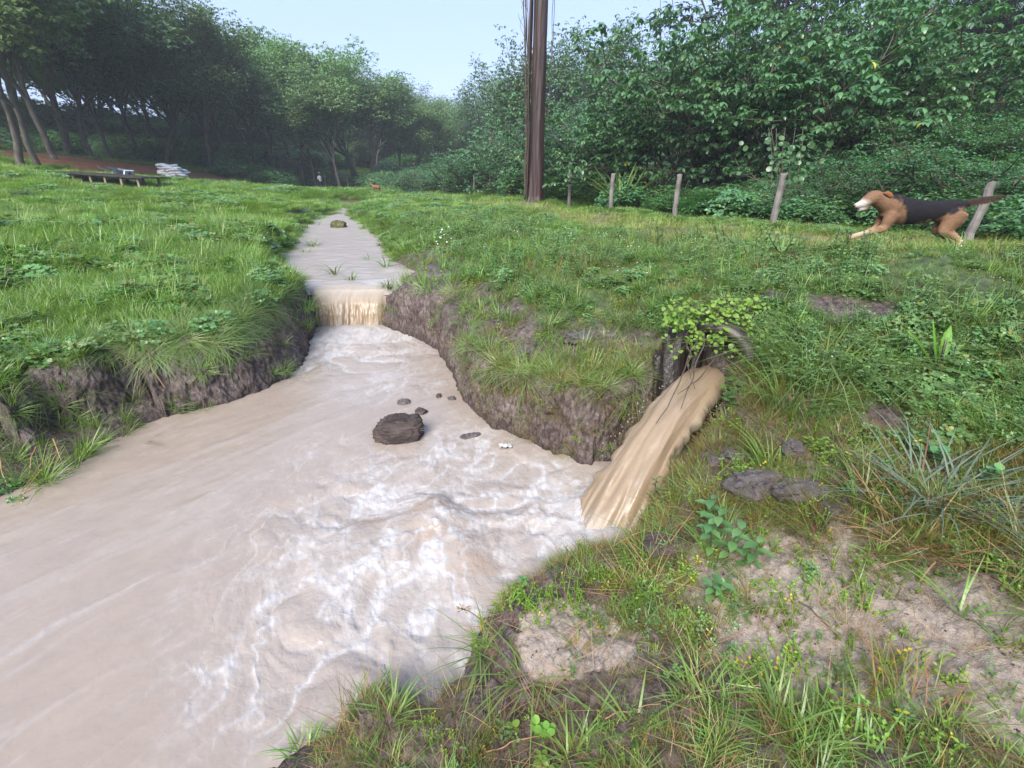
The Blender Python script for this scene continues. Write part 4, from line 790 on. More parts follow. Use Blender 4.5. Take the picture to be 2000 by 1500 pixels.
# ------------------------------------------------------------------ the tall bare trunk by the fence
M_POLE = simple('red_brown_trunk', (.010, .0048, .004), (.052, .026, .024), 3.5, .5, .5, .8, .03, (1, 1, .12), 7)
def tall_trunk():
    b = pd(1045, 388, 17.0); b[2] = gz(b[0], b[1])-.1; H = 11.0
    r = ob('bare_trunk', None, loc=b, label='tall bare dark red brown trunk with vines beside the fence', cat='tree')
    th = np.linspace(0, 2*math.pi, 72, endpoint=False); z = np.concatenate([np.linspace(0, 1.6, 40), np.linspace(1.7, H, 90)]); TH_, Z = np.meshgrid(th, z, indexing='ij')
    R = np.interp(Z, [0, .3, .8, 2, 6, 11], [.35, .30, .28, .26, .225, .20]); rid = np.abs(np.sin(TH_*3.5+.5*np.sin(Z*.6)+noise(Z*.4, 0, 0, 3)*.8))
    R = R*(1-.07*rid**3)+.02*fbm(np.cos(TH_)*4, np.sin(TH_)*4, Z*.7, 5, 4)+.10*np.exp(-Z/.35)*np.maximum(0, np.sin(TH_*5+1))
    X = R*np.cos(TH_)+.012*Z; Y = R*np.sin(TH_); n = len(z); i, j = np.meshgrid(np.arange(72), np.arange(n-1), indexing='ij'); i, j = i.ravel(), j.ravel(); i1 = (i+1) % 72
    ob('trunk', mesh_np('trunk', np.stack([X, Y, Z], -1).reshape(-1, 3), np.stack([i*n+j, i1*n+j, i1*n+j+1, i*n+j+1], 1), M_POLE), r)
    rs = R_(77)
    for k in range(9):
        mb = MB(); zz = np.linspace(0.2 if k < 4 else rs.uniform(2, 5), H, 70); side = -1 if k < 7 else 1
        off = (.30+.10*rs.random()+.22*sstep(2, 7, zz)*rs.random()*(side < 0)); x = side*off+.05*fbm(zz*1.3, k, 0, 30+k, 3)+.012*zz; y = -.12+.1*fbm(zz*.9, k+9, 0, 40, 3)+rs.uniform(-.1, .1)
        mb.tube(np.stack([x, y, zz], 1), .009+.012*rs.random(), 5, rs.random()); ob('vine', mb.mesh('vine', M_TWIG), r)
    mb = MB()
    for k in range(26):
        a = rs.uniform(3, 10.5); m = 14; t = np.linspace(0, 1, m); w = rs.uniform(.1, .3)
        mb.tube(np.stack([-.42-.1*rs.random()+w*np.sin(t*6+k)*.5, -.15+.1*np.cos(t*5+k), a+t*rs.uniform(.4, 1.2)], 1), .006, 4, .4, cap=False)
    P = np.stack([rs.normal(-.42, .08, 90), rs.normal(-.15, .1, 90), np.concatenate([rs.uniform(2.8, 5, 60), rs.uniform(0, .5, 30)])], 1)
    ob('tangled_vines', mb.mesh('tangled_vines', M_TWIG), r)
    lf = MB(); stamp(lf, LEAF_V, LEAF_F, P, rs.normal(0, 1, (90, 3))*[1, 1, .5], np.tile([0, 0, 1.], (90, 1)), .10, rs.random(90)); ob('vine_leaves', lf.mesh('vine_leaves', M_BROAD), r)
    rb = MB(); zz = np.linspace(0, H-1, 40); 
    for k in range(3): rb.tube(np.stack([-.33+.02*k+.012*zz+.02*np.sin(zz+k), np.full(40, -.2+.1*k), zz], 1), .035, 6, .5)
    ob('root_strand', rb.mesh('root_strand', M_POLE), r)
tall_trunk()

# ------------------------------------------------------------------ fence posts
M_POST = simple('weathered_grey_post', (.08, .072, .066), (.23, .215, .205), 6, .8, .3, .5, .01, (1, 1, .3), 7)
M_POSTD = simple('dark_brown_post', (.05, .035, .025), (.14, .10, .075), 9, .8, .3, .5, .01, (1, 1, .3))
M_POSTP = simple('pale_yellow_post', (.20, .16, .10), (.34, .29, .2), 9, .8, .3, .5, .01, (1, 1, .3))
def post_mesh(w, h, m, seed, roundp=False):
    rs = R_(seed); n = 14; zs = np.linspace(-.35, h, n); mb = MB()
    sec = 8 if not roundp else 8; a = np.linspace(0, 2*math.pi, sec, endpoint=False)+math.pi/8
    rad = (w/2)/np.maximum(np.abs(np.cos(a)), np.abs(np.sin(a)))*.96 if not roundp else np.full(sec, w/2)
    V = []
    for z in zs:
        k = 1+.05*rs.normal(); V.append(np.stack([rad*np.cos(a)*k+.004*rs.normal(), rad*np.sin(a)*k+.004*rs.normal(), np.full(sec, z)+(z == zs[-1])*(.02*np.cos(a)+.008*rs.normal(0, 1, sec))], 1))
    V = np.concatenate(V); i = np.arange(n-1)[:, None]*sec; j = np.arange(sec)[None]; k = (j+1) % sec
    mb.add(V, np.stack([i+j, i+k, i+sec+k, i+sec+j], -1).reshape(-1, 4)); b = (n-1)*sec
    mb.f3.append(np.array([[b, b+q, b+q+1] for q in range(1, sec-1)])); return mb.mesh('fence_post', m, False)
posts = [(1883, 482, 6.1, 352, .10, 'short grey fence post behind the tail of the running dog', .10), (1508, 440, 8.6, 337, .115, 'leaning grey fence post left of the running dog', .02), (1316, 426, 11.2, 339, .115, 'grey fence post third from the dog, before the sword leaved plant', .0),
         (1192, 412, 13.8, 338, .12, 'grey fence post second to the right of the bare trunk', -.01), (1111, 409, 16.3, 335, .12, 'grey fence post first to the right of the bare trunk', -.02)]
for k, (px, py, d, ptop, w, lab, ln) in enumerate(posts):
    b = pd(px, py, d); g = gz(b[0], b[1]); h = pd(px, ptop, d)[2]-g
    ob('fence_post', post_mesh(w, h, M_POST, 700+k), loc=(b[0], b[1], g-.02), label=lab, cat='fence post', group='grey posts of the roadside fence', rot=(0, ln, .3+k*.2))
d0 = 18.9; names = ['hidden low behind the bare trunk', 'first left of the bare trunk', 'second left of the bare trunk', 'third left of the bare trunk', 'fourth left of the bare trunk', 'fifth left of the bare trunk', 'sixth left of the bare trunk', 'seventh left of the bare trunk', 'eighth left of the bare trunk']
for k in range(9):
    d = d0+2.6*k; off = 8.5/d-.4; b = pd(1000+off*900, 380, d); g = gz(b[0], b[1])
    if k == 0: continue
    ob('fence_post', post_mesh(.09, 1.25-.02*k, M_POSTD if k % 3 else M_POST, 720+k, True), loc=(b[0], b[1], g-.05), label='thin dark fence post, '+names[k], cat='fence post', group='thin posts of the far fence', rot=(.02*math.sin(k*3), .03*math.sin(k*2.1), k))
for k, (px, lab, m) in enumerate([(804, 'pale yellow post standing behind the blue tub', M_POSTP), (816, 'pale yellow post just right of the blue tub', M_POSTP), (834, 'short brown post right of the pale yellow posts', M_POST), (768, 'pair of pale stakes left of the blue tub, left stake', M_POSTP), (773, 'pair of pale stakes left of the blue tub, right stake', M_POSTP)]):
    b = pd(px, 376, 38.5 if k < 3 else 43); g = gz(b[0], b[1]); ob('fence_post', post_mesh(.10, 1.35, m, 740+k, True), loc=(b[0], b[1], g-.05), label=lab, cat='post')
for k, px in enumerate([450, 502, 552, 595, 637, 680]):
    b = pd(px, 365, 49.5); g = gz(b[0], b[1]); lab = ['sacks side end of the plantation', 'second from the left', 'third from the left', 'just left of the person', 'just right of the person', 'above the end of the stream'][k]
    ob('fence_post', post_mesh(.12, 1.9, M_POSTP if k % 2 else M_POST, 750+k, True), loc=(b[0], b[1], g-.05), label='thin grey stake along the dark treeline, '+lab, cat='post', group='stakes along the dark treeline')

# ------------------------------------------------------------------ far field things: platform, sacks, cart, tub
M_PLAT = simple('dark_wet_planks', (.015, .014, .014), (.05, .045, .042), 6, .45)
M_PLEG = simple('pale_timber', (.12, .09, .06), (.28, .22, .16), 8, .7)
def platform():
    a = pd(128, 351, 20.5); b = pd(305, 355, 20.0); c = (a+b)/2; g = gz(c[0], c[1]); L = math.hypot(b[0]-a[0], b[1]-a[1]); az = math.atan2(b[1]-a[1], b[0]-a[0])
    top = pd(215, 347, 20.3)[2]; ln = -.055
    r = ob('low_platform', None, loc=(c[0], c[1], g), label='long low dark timber platform on short legs at the field edge', cat='platform', rot=(0, -ln, az)); h = max(.28, top-g)
    for k in range(7):
        mb = MB(); mb.box((0, -.6+.2*k, h), (L, .185, .05)); ob('plank', mb.mesh('plank', M_PLAT, False), r)
    for k, x in enumerate(np.linspace(-L*.42, L*.42, 6)):
        for y in (-.55, .5):
            mb = MB(); mb.box((x+.04*math.sin(k*4), y, h/2-.12), (.09, .09, h+.16), 0, .5, .06*math.sin(k*5)); ob('leg', mb.mesh('leg', M_PLEG, False), r)
    mb = MB(); mb.box((0, -.55, h-.06), (L*.96, .07, .07)); ob('rail', mb.mesh('rail', M_PLAT, False), r)
platform()
M_SACK = simple('white_woven_sack', (.55, .54, .56), (.8, .79, .8), 5, .7, .3, .6, .02)
def sack_mesh(seed):
    rs = R_(seed); u = np.linspace(-1, 1, 16); v = np.linspace(0, 2*math.pi, 16, endpoint=False); U, V = np.meshgrid(u, v, indexing='ij')
    k = (1-np.abs(U)**4)**.5; k = np.maximum(k, .12); x = U*.34; y = .22*k*np.cos(V); z = .095*k*np.sin(V); q = 1+.12*fbm(x*5, y*5, z*9, seed, 3); x = x+.02*noise(y*9, z*9, 0, seed)
    i, j = np.meshgrid(np.arange(15), np.arange(16), indexing='ij'); i, j = i.ravel(), j.ravel(); j1 = (j+1) % 16
    return mesh_np('sack', np.stack([x*q, y*q, z*q], -1).reshape(-1, 3), np.stack([i*16+j, (i+1)*16+j, (i+1)*16+j1, i*16+j1], 1), M_SACK)
SM = [sack_mesh(800+k) for k in range(3)]
cS = pd(338, 347, 31.5); gS = gz(cS[0], cS[1]); rs = R_(44)
for lay in range(6):
    for c in range(3):
        for dd in range(2):
            if lay == 5 and c == 2: continue
            if lay == 4 and c == 2 and dd: continue
            w = .50-.01*lay; ob('sack', SM[(lay+c+dd) % 3], loc=(cS[0]+(c-1)*w+rs.normal(0, .07)-.05*lay*.5, cS[1]+dd*.5+rs.normal(0, .05), gS+.08+lay*.15+rs.normal(0, .015)), label='white woven sack in the '+['bottom', 'second', 'third', 'fourth', 'fifth', 'top'][lay]+' layer of the pile, '+['left', 'middle', 'right'][c]+[', facing the field', ', at the back'][dd], cat='sack', group='white sacks piled on the red slope', rot=(rs.normal(0, .1), rs.normal(0, .13), rs.normal(0, .3)+(1.57 if dd else 0)))
for k, (px, lab) in enumerate([(420, 'small pale stone on the red soil right of the sacks'), (434, 'pale stone at the right end of the red soil'), (79, 'small white scrap on the slope left of the platform')]):
    b = pd(px, 351 if k < 2 else 336, 33 if k < 2 else 24); mb = MB(); crumbs(mb, 1, 0, .28, R_(k)); mb.n
    ob('stone', mb.mesh('stone', M_SACK), loc=(b[0], b[1], gz(b[0], b[1])+.08), label=lab, cat='stone')
M_CART = simple('dark_blue_tray', (.02, .025, .04), (.06, .07, .10), 5, .4); M_CARTW = simple('pale_blue_plastic', (.30, .36, .5), (.5, .56, .68), 5, .4); M_BLK = simple('black_rubber', (.01, .01, .01), (.03, .03, .03), 9, .7)
def cart():
    b = pd(240, 345, 22.5); g = gz(b[0], b[1]); r = ob('wheelbarrow', None, loc=(b[0], b[1], g), label='dark wheelbarrow with a pale front tipped behind the platform', cat='wheelbarrow', rot=(0, .0, -.15))
    V = np.array([[-.48, -.3, .52], [.38, -.27, .38], [.38, .27, .38], [-.48, .3, .52], [-.28, -.17, .24], [.22, -.17, .17], [.22, .17, .17], [-.28, .17, .24]]); F = [[0, 1, 5, 4], [1, 2, 6, 5], [2, 3, 7, 6], [3, 0, 4, 7], [4, 5, 6, 7]]
    mb = MB(); mb.add(V, F); mb.add(V*.93+[0, 0, .03], [f[::-1] for f in F]); ob('tray', mb.mesh('tray', M_CART, False), r)
    mb = MB(); mb.box((.40, 0, .30), (.07, .5, .22), 0, .5, .5); ob('front_board', mb.mesh('front_board', M_CARTW, False), r)
    for y in (-.24, .24):
        mb = MB(); mb.tube([[-.95, y*1.1, .56], [-.3, y, .30], [.5, y*.3, .16]], .022, 6); ob('handle', mb.mesh('handle', M_CART), r)
        mb = MB(); mb.tube([[-.25, y, .25], [-.3, y, 0]], .018, 6); ob('leg', mb.mesh('leg', M_CART), r)
    mb = MB(); t = np.linspace(0, 2*math.pi, 19); mb.tube(np.stack([.52+.15*np.cos(t), t*0, .16+.15*np.sin(t)], 1), .04, 8, cap=False); ob('wheel', mb.mesh('wheel', M_BLK), r)
cart()
M_TUB = simple('blue_plastic', (.01, .035, .09), (.02, .06, .14), 5, .35)
def tub():
    b = pd(806, 378, 36); g = gz(b[0], b[1]); r = ob('plastic_tub', None, loc=(b[0], b[1], g), label='dark blue plastic tub standing by the far yellow posts', cat='tub')
    mb = MB(); a = np.linspace(0, 2*math.pi, 25)[:-1]; prof = [(.22, 0), (.27, .28), (.275, .30), (.26, .30), (.25, .27), (.2, .03), (.0, .03)]
    V = np.array([[q*math.cos(t), q*math.sin(t), z] for q, z in prof for t in a]); i = np.arange(6)[:, None]*24; j = np.arange(24)[None]; k = (j+1) % 24
    mb.add(V, np.stack([i+j, i+k, i+24+k, i+24+j], -1).reshape(-1, 4)); ob('body', mb.mesh('body', M_TUB), r)
    mb = MB(); t = np.linspace(0, 2*math.pi, 25); mb.tube(np.stack([.28*np.cos(t), .28*np.sin(t), t*0+.30], 1), .015, 6, cap=False); ob('rim', mb.mesh('rim', M_TUB), r)
    r.scale = (1.5, 1.5, 1.6); r.location.z = pd(806, 377, 36)[2]-.3 if pd(806, 377, 36)[2]-.3 > g else g
tub()
# ------------------------------------------------------------------ living things: bodies grown as one skin
def organic(name, parts, voxel, mt, smooth=4, paint=None):
    """parts: list of (points, radii(width), radii(height) or None); merged into one continuous surface"""
    mb = MB()
    for P, R, *sq in parts:
        P = np.asarray(P, float); n = 60
        t = np.linspace(0, len(P)-1, n); k = np.arange(len(P))
        def cub(a): return np.interp(t, k, a)*.55+.225*(np.interp(np.clip(t-.28, 0, len(P)-1), k, a)+np.interp(np.clip(t+.28, 0, len(P)-1), k, a))
        Q = np.stack([cub(P[:, c]) for c in range(3)], 1); r = cub(np.asarray(R, float)); r[0] *= .5; r[-1] *= .5
        m = MB(); m.tube(Q, r, 20)
        V = np.concatenate(m.v)
        if sq: V[:, 1] = (V[:, 1]-0)*1.0*(sq[0]) if P[:, 1].ptp() < 1e-6 else (V[:, 1]-P[:, 1].mean())*sq[0]+P[:, 1].mean()
        F3 = np.concatenate(m.f3); F4 = np.concatenate(m.f4)
        mb.f3.append(F3+mb.n); mb.f4.append(F4+mb.n); mb.v.append(V); mb.a.append(np.zeros(len(V))); mb.n += len(V)
    me = mb.mesh(name, mt); o = bpy.data.objects.new(name, me); COL.objects.link(o)
    rm = o.modifiers.new('r', 'REMESH'); rm.mode = 'VOXEL'; rm.voxel_size = voxel; rm.use_smooth_shade = True
    sm = o.modifiers.new('s', 'SMOOTH'); sm.iterations = smooth; sm.factor = .5
    dg = bpy.context.evaluated_depsgraph_get(); out = bpy.data.meshes.new_from_object(o.evaluated_get(dg))
    bpy.data.objects.remove(o); out.name = name
    n = len(out.vertices); co = np.zeros(n*3); out.vertices.foreach_get('co', co); co = co.reshape(-1, 3)
    if paint is not None:
        a = out.attributes.new('hue', 'FLOAT_COLOR', 'POINT'); c = np.ones((n, 4)); c[:, :3] = paint(co); a.data.foreach_set('color', c.astype(np.float32).ravel())
    out.polygons.foreach_set('use_smooth', np.ones(len(out.polygons), bool))
    if not out.materials: out.materials.append(mt)
    return out, co
def coat(name, fur=True):
    m, n, b, out = mat(name, .7, .12); at = N(n, 'ShaderNodeAttribute', attribute_name='hue'); v = objcoord(n)
    mp = N(n, 'ShaderNodeMapping'); mp.inputs['Scale'].default_value = (.35, 1, 1); n.links.new(v, mp.inputs[0])
    f = tex_noise(n, mp.outputs[0], 70 if fur else 12, 5, .7); c = mixc(n, 1, at.outputs['Color'], ramp(n, f, [(.3, (.72,)*3), (.7, (1.2,)*3)]), 'MULTIPLY')
    n.links.new(c, b.inputs['Base Color']); bump(n, b, f, .5, .008); return m
M_COAT = coat('short_fur'); M_CLOTH = coat('cloth_and_skin', False)
M_NOSE = simple('black_nose', (.01, .01, .01), (.02, .02, .02), 9, .25, .6)
M_TONG = simple('pink_mouth', (.25, .08, .07), (.3, .12, .1), 9, .4)
S_ = 195.0
def dq(px, py, y=0.0): return ((1790-px)/S_, y, (410-py)/S_)
def lerp_c(a, b, k): return a+(b-a)*k[:, None]
def paint_dog(co):
    x, y, z = co.T; px = 1790-x*S_; py = 410-z*S_; n = fbm(x*14, y*14, z*14, 5, 4)*14
    tan = np.array([.15, .086, .052]); c = np.tile(tan, (len(co), 1)); pale = np.array([.34, .22, .14]); blk = np.array([.013, .012, .015]); wht = np.array([.38, .35, .33])
    c = lerp_c(c, pale, .6*sstep(430, 446, py+n)); c = lerp_c(c, pale, .8*sstep(1868, 1886, px+n)*sstep(404, 412, py))
    lowb = np.interp(px, [1735, 1750, 1765, 1825, 1840, 1862, 1885], [383, 402, 432, 432, 415, 404, 401])
    sad = sstep(1728, 1742, px+n)*sstep(4, -4, py-lowb+n)*(px < 1889); c = lerp_c(c, blk, np.clip(sad, 0, 1))
    nk = sstep(1712, 1722, px+n)*sstep(1745, 1735, px)*sstep(4, -3, py-np.interp(px, [1712, 1745], [379, 388])+n); c = lerp_c(c, blk, np.clip(nk, 0, 1))
    tl = np.interp(px, [1884, 1917, 1962], [396, 390, 383]); tail = sstep(1880, 1888, px)*(py < 408)
    c = lerp_c(c, np.array([.030, .020, .017]), np.clip(tail*sstep(5, 0, py-tl), 0, 1))
    mz = sstep(1688, 1676, px+n*.7)*sstep(386, 394, py+n*.5); c = lerp_c(c, wht, np.clip(mz, 0, 1))
    c = lerp_c(c, np.array([.36, .28, .21]), sstep(1700, 1680, px)*(py > 435)); return np.clip(c, .01, 1)
def dog():
    y1 = .075
    P = [([dq(1720, 402), dq(1742, 408), dq(1765, 411), dq(1795, 412), dq(1825, 411), dq(1852, 408), dq(1876, 408)], [.080, .118, .130, .116, .098, .100, .080], .70),
         ([dq(1745, 402), dq(1728, 398), dq(1714, 392), dq(1702, 388)], [.115, .095, .078, .07], .85),
         ([dq(1706, 386), dq(1694, 386), dq(1684, 391), dq(1676, 396)], [.06, .072, .056, .04], .95),
         ([dq(1684, 394), dq(1672, 398), dq(1661, 401)], [.045, .034, .022], .95), ([dq(1690, 402), dq(1680, 406), dq(1669, 409)], [.03, .022, .012], 1.0),
         ([dq(1868, 402), dq(1884, 397), dq(1902, 393), dq(1922, 390), dq(1942, 387), dq(1962, 382)], [.055, .036, .033, .031, .026, .010])]
    for sg, f, h in ((1, [dq(1738, 412), dq(1728, 428), dq(1724, 441), dq(1702, 446), dq(1680, 452), dq(1664, 457), dq(1655, 458)], [dq(1866, 408), dq(1860, 426), dq(1846, 445), dq(1866, 452), dq(1884, 462), dq(1892, 470), dq(1884, 474)]),
                     (-1, [dq(1740, 412), dq(1734, 430), dq(1730, 444), dq(1712, 450), dq(1708, 462), dq(1716, 468), dq(1712, 472)], [dq(1868, 410), dq(1866, 430), dq(1858, 448), dq(1880, 458), dq(1896, 466), dq(1906, 474), dq(1900, 478)])):
        q = lambda L: [(a[0], sg*y1, a[2]) for a in L]
        P.append((q(f), [.062, .058, .040, .030, .026, .028, .022], .8)); P.append((q(h), [.085, .092, .058, .036, .027, .028, .022], .8))
    me, co = organic('dog_body', P, .011, M_COAT, 5, paint_dog)
    b = pd(1790, 412, 4.6); r = ob('dog', None, loc=b, label='black and tan dog with a white muzzle running along the bank', cat='dog', rot=(0, 0, math.pi+.05))
    ob('body', me, r)
    rs = R_(12); nv = len(co); no = np.zeros(nv*3); me.vertices.foreach_get('normal', no); no = no.reshape(-1, 3); k = rs.integers(0, nv, 16000); k = k[co[k][:, 0] < .56]; n = len(k)
    L = .020*rs.uniform(.5, 1.2, n)*np.where(co[k][:, 0] < -.5, 1.7, 1)*np.where(co[k][:, 0] > .45, .5, 1); D = no[k]*.45+np.array([-1, 0, -.25])+rs.normal(0, .18, (n, 3)); D /= np.linalg.norm(D, axis=1)[:, None]; S2 = np.cross(D, no[k]); S2 /= np.linalg.norm(S2, axis=1)[:, None]+1e-6
    P0 = co[k]-no[k]*.003; V = np.stack([P0-S2*.0016, P0+S2*.0016, P0+D*L[:, None]], 1).reshape(-1, 3); hu = np.repeat(paint_dog(co[k])*rs.uniform(.75, 1.25, (n, 1)), 3, axis=0)
    ob('fur', mesh_np('fur', V, np.arange(n*3).reshape(-1, 3), M_COAT, {'hue': hu}), r, kind='stuff')
    for sg in (1, -1):
        e, _ = organic('ear', [([(.450, sg*.050, .170), (.415, sg*.062, .168), (.375, sg*.066, .150), (.345, sg*.064, .125)], [.010, .022, .026, .012], .40)], .008, M_COAT, 3, lambda c: np.tile([.20, .085, .04], (len(c), 1)))
        ob('ear', e, r)
        mb = MB(); a = np.linspace(0, 2*math.pi, 9)[:-1]; x0, _, z0 = dq(1684, 387); V = [[x0+.011*math.cos(t)*k, sg*(.044+.006*h), z0+.011*math.sin(t)*k] for k, h in ((1, 0), (.7, 1), (.05, 1.4)) for t in a]
        mb.add(V, [[i*8+j, i*8+(j+1) % 8, i*8+8+(j+1) % 8, i*8+8+j] for i in range(2) for j in range(8)]); ob('eye', mb.mesh('eye', M_NOSE), r)
    n_, _ = organic('nose', [([dq(1661, 400), dq(1658, 401)], [.020, .017])], .006, M_NOSE, 3); ob('nose', n_, r)
    m_, _ = organic('mouth', [([dq(1690, 404), dq(1674, 406), dq(1666, 407)], [.010, .010, .006], 1.6)], .005, M_NOSE, 2); ob('mouth', m_, r)
    # the second dog, far off
    F = lambda x, z, y=0: (x, y, z)
    P2 = [([F(.28, .46), F(.1, .47), F(-.12, .47), F(-.30, .48)], [.10, .125, .11, .09], .75), ([F(.25, .50), F(.36, .60), F(.42, .66)], [.085, .065, .055]), ([F(.40, .67), F(.48, .66), F(.60, .62)], [.062, .055, .025]), ([F(-.32, .5), F(-.45, .56), F(-.52, .66)], [.03, .024, .010])]
    for sg in (1, -1):
        P2 += [([F(.26, .45, sg*.07), F(.26, .25, sg*.07), F(.27, .03, sg*.07)], [.05, .03, .028]), ([F(-.27, .45, sg*.07), F(-.22, .30, sg*.07), F(-.33, .18, sg*.07), F(-.29, .03, sg*.07)], [.075, .05, .028, .026])]
    m2, _ = organic('brown_dog_body', P2, .016, M_COAT, 4, lambda c: np.tile([.17, .08, .045], (len(c), 1)))
    b = pd(735, 371, 33); g = gz(b[0], b[1]); r2 = ob('dog', None, loc=(b[0], b[1], max(g, pd(735, 365, 33)[2]-.72)), label='small reddish brown dog half hidden behind the far grassy bank', cat='dog', rot=(0, 0, 2.7)); ob('body', m2, r2)
    for sg in (1, -1):
        e, _ = organic('ear', [([(.40, sg*.05, .71), (.38, sg*.06, .75), (.365, sg*.065, .775)], [.03, .02, .006], .5)], .010, M_COAT, 2, lambda c: np.tile([.2, .08, .04], (len(c), 1))); ob('ear', e, r2)
dog()
def person():
    b = pd(628, 372, 48); g = gz(b[0], b[1]); f = lambda x, y, z: (x, y, z)
    P = [([f(0, 0, .93), f(0, 0, 1.1), f(.02, 0, 1.3), f(.02, 0, 1.42)], [.15, .145, .165, .12], 1.25), ([f(.02, 0, 1.40), f(.035, 0, 1.5), f(.05, 0, 1.58)], [.06, .055, .07]),
         ([f(.05, 0, 1.56), f(.055, 0, 1.64), f(.045, 0, 1.72)], [.075, .10, .075], .85), ([f(.13, 0, 1.63), f(.16, 0, 1.62)], [.02, .012])]
    for sg in (1, -1):
        P += [([f(0, sg*.09, .93), f(.03*sg+.02, sg*.10, .50), f(-.04*sg, sg*.10, .10), f(-.04*sg+.02, sg*.10, .05)], [.10, .068, .042, .045]), ([f(-.04*sg, sg*.1, .04), f(.13-.04*sg, sg*.11, .03)], [.045, .035]),
              ([f(.0, sg*.20, 1.40), f(-.02, sg*.24, 1.15), f(.10, sg*.22, .93), f(.14, sg*.21, .84)], [.06, .048, .036, .038])]
        for q in range(5): P.append(([f(.13+.012*q, sg*.21, .85), f(.15+.014*q, sg*(.205-.01*abs(q-2)), .76+.012*abs(q-2))], [.011, .008]))
    def pt(co):
        x, y, z = co.T; c = np.tile([.18, .09, .055], (len(co), 1))
        c[(z > .88) & (z < 1.47) & (np.abs(y) < .29) & ~((np.abs(y) > .17) & (z < 1.12))] = [.75, .75, .78]; c[(z < .92) & (z > .55) & (np.abs(y) < .185)] = [.025, .028, .04]; c[(z < .08)] = [.05, .04, .03]; return c
    me, _ = organic('person_body', P, .018, M_CLOTH, 3, pt)
    r = ob('person', None, loc=(b[0], b[1], max(g, pd(628, 373, 48)[2])), label='person in white shirt and pale cap standing beyond the far grassy bank', cat='person', rot=(0, 0, -.4)); ob('body', me, r)
    h, _ = organic('cap', [([f(.03, 0, 1.69), f(.04, 0, 1.75), f(.04, 0, 1.78)], [.118, .105, .05], .9), ([f(.08, 0, 1.70), f(.20, 0, 1.69)], [.05, .02], 1.5)], .014, M_CLOTH, 2, lambda c: np.tile([.36, .36, .38], (len(c), 1))); ob('cap', h, r)
person()

# ------------------------------------------------------------------ the culvert and the wood around its mouth
M_CONC = simple('wet_concrete', (.014, .012, .010), (.065, .056, .048), 9, .5, .5, .6, .01)
M_LOG = simple('black_wet_log', (.006, .004, .0035), (.028, .020, .017), 5, .34, .5, .9, .03, (1, 1, .16), 8)
M_CLOD = simple('fibrous_clod', (.009, .006, .006), (.10, .075, .07), 9, .6, .4, 1.0, .04, (.25, 1, 1.2), 8)
M_ROCK = simple('dark_grey_clod', (.03, .025, .026), (.15, .13, .13), 9, .55, .5, 1.0, .04, (1, 1, 1.6), 8)
def culvert():
    r = ob('culvert_pipe', None, loc=PIPE, label='old concrete drain pipe gushing brown water into the stream', cat='pipe')
    a = np.linspace(0, 2*math.pi, 41)[:-1]; D = PDIR; S = np.array([D[1], -D[0], 0]); U = np.array([0, 0, 1.])
    def ring(rad, t, k): return np.array([D*t+S*rad*math.cos(q)*(1+.015*math.sin(q*5+k))+U*rad*math.sin(q) for q in a])
    mb = MB(); V = np.concatenate([ring(.285, -1.6, 0), ring(.285, -.10, 0), ring(.30, -.09, 1), ring(.30, .03, 2), ring(.235, .03, 3), ring(.225, -1.6, 3)]); F = [[i*40+j, i*40+(j+1) % 40, i*40+40+(j+1) % 40, i*40+40+j] for i in range(5) for j in range(40)]
    mb.add(V, F); ob('wall', mb.mesh('pipe_wall', M_CONC), r)
    mb = MB(); mb.add(np.concatenate([ring(.225, -1.58, 0), [[D[0]*-1.58, D[1]*-1.58, 0]]]), [[j, (j+1) % 40, 40] for j in range(40)]); ob('back', mb.mesh('pipe_dark_end', M_LOG), r)  # near-black disc added deep in the bore for the dark interior
    def log(base, top, r0, r1, lab, seed, flat=.6):
        rs = R_(seed); n = 30; t = np.linspace(0, 1, n); b, e = np.array(base), np.array(top); th = np.linspace(0, 2*math.pi, 30, endpoint=False); T_, TT = np.meshgrid(th, t, indexing='ij')
        R = (r0+(r1-r0)*TT)*(1+.22*fbm(np.cos(T_)*2.2, np.sin(T_)*2.2, TT*1.6, seed, 4))+.012*fbm(np.cos(T_)*9, np.sin(T_)*9, TT*2, seed+3, 3)
        top_j = .09*fbm(np.cos(T_)*3, np.sin(T_)*3, 0, seed+5, 3)*sstep(.7, 1, TT)
        P = b+(e-b)*TT[..., None]+np.stack([R*np.cos(T_), R*np.sin(T_)*flat, top_j], -1)
        i, j = np.meshgrid(np.arange(30), np.arange(n-1), indexing='ij'); i, j = i.ravel(), j.ravel(); i1 = (i+1) % 30
        V = np.concatenate([P.reshape(-1, 3), [e+[0, 0, .0]]]); mb = MB(); mb.add(V-b, np.stack([i*n+j, i1*n+j, i1*n+j+1, i*n+j+1], 1)); m = len(V)-1; mb.f3.append(np.array([[q*n+n-1, ((q+1) % 30)*n+n-1, m] for q in range(30)]))
        ob('log', mb.mesh('log', M_LOG), loc=b, label=lab, cat='log')
    B = pd(1318, 752, 3.28); log(B-[0, 0, .25], pd(1318, 655, 3.33), .10, .085, 'thick black wet log standing upright left of the pipe mouth', 21)
    B = pd(1352, 740, 3.36); log(B-[0, 0, .2], pd(1368, 640, 3.36), .055, .04, 'thinner dark stake leaning beside the upright black log', 23, .9)
    B = pd(1292, 760, 3.35); log(B-[0, 0, .2], pd(1290, 690, 3.42), .05, .05, 'short dark root stub at the left foot of the black log', 25, .9)
culvert()
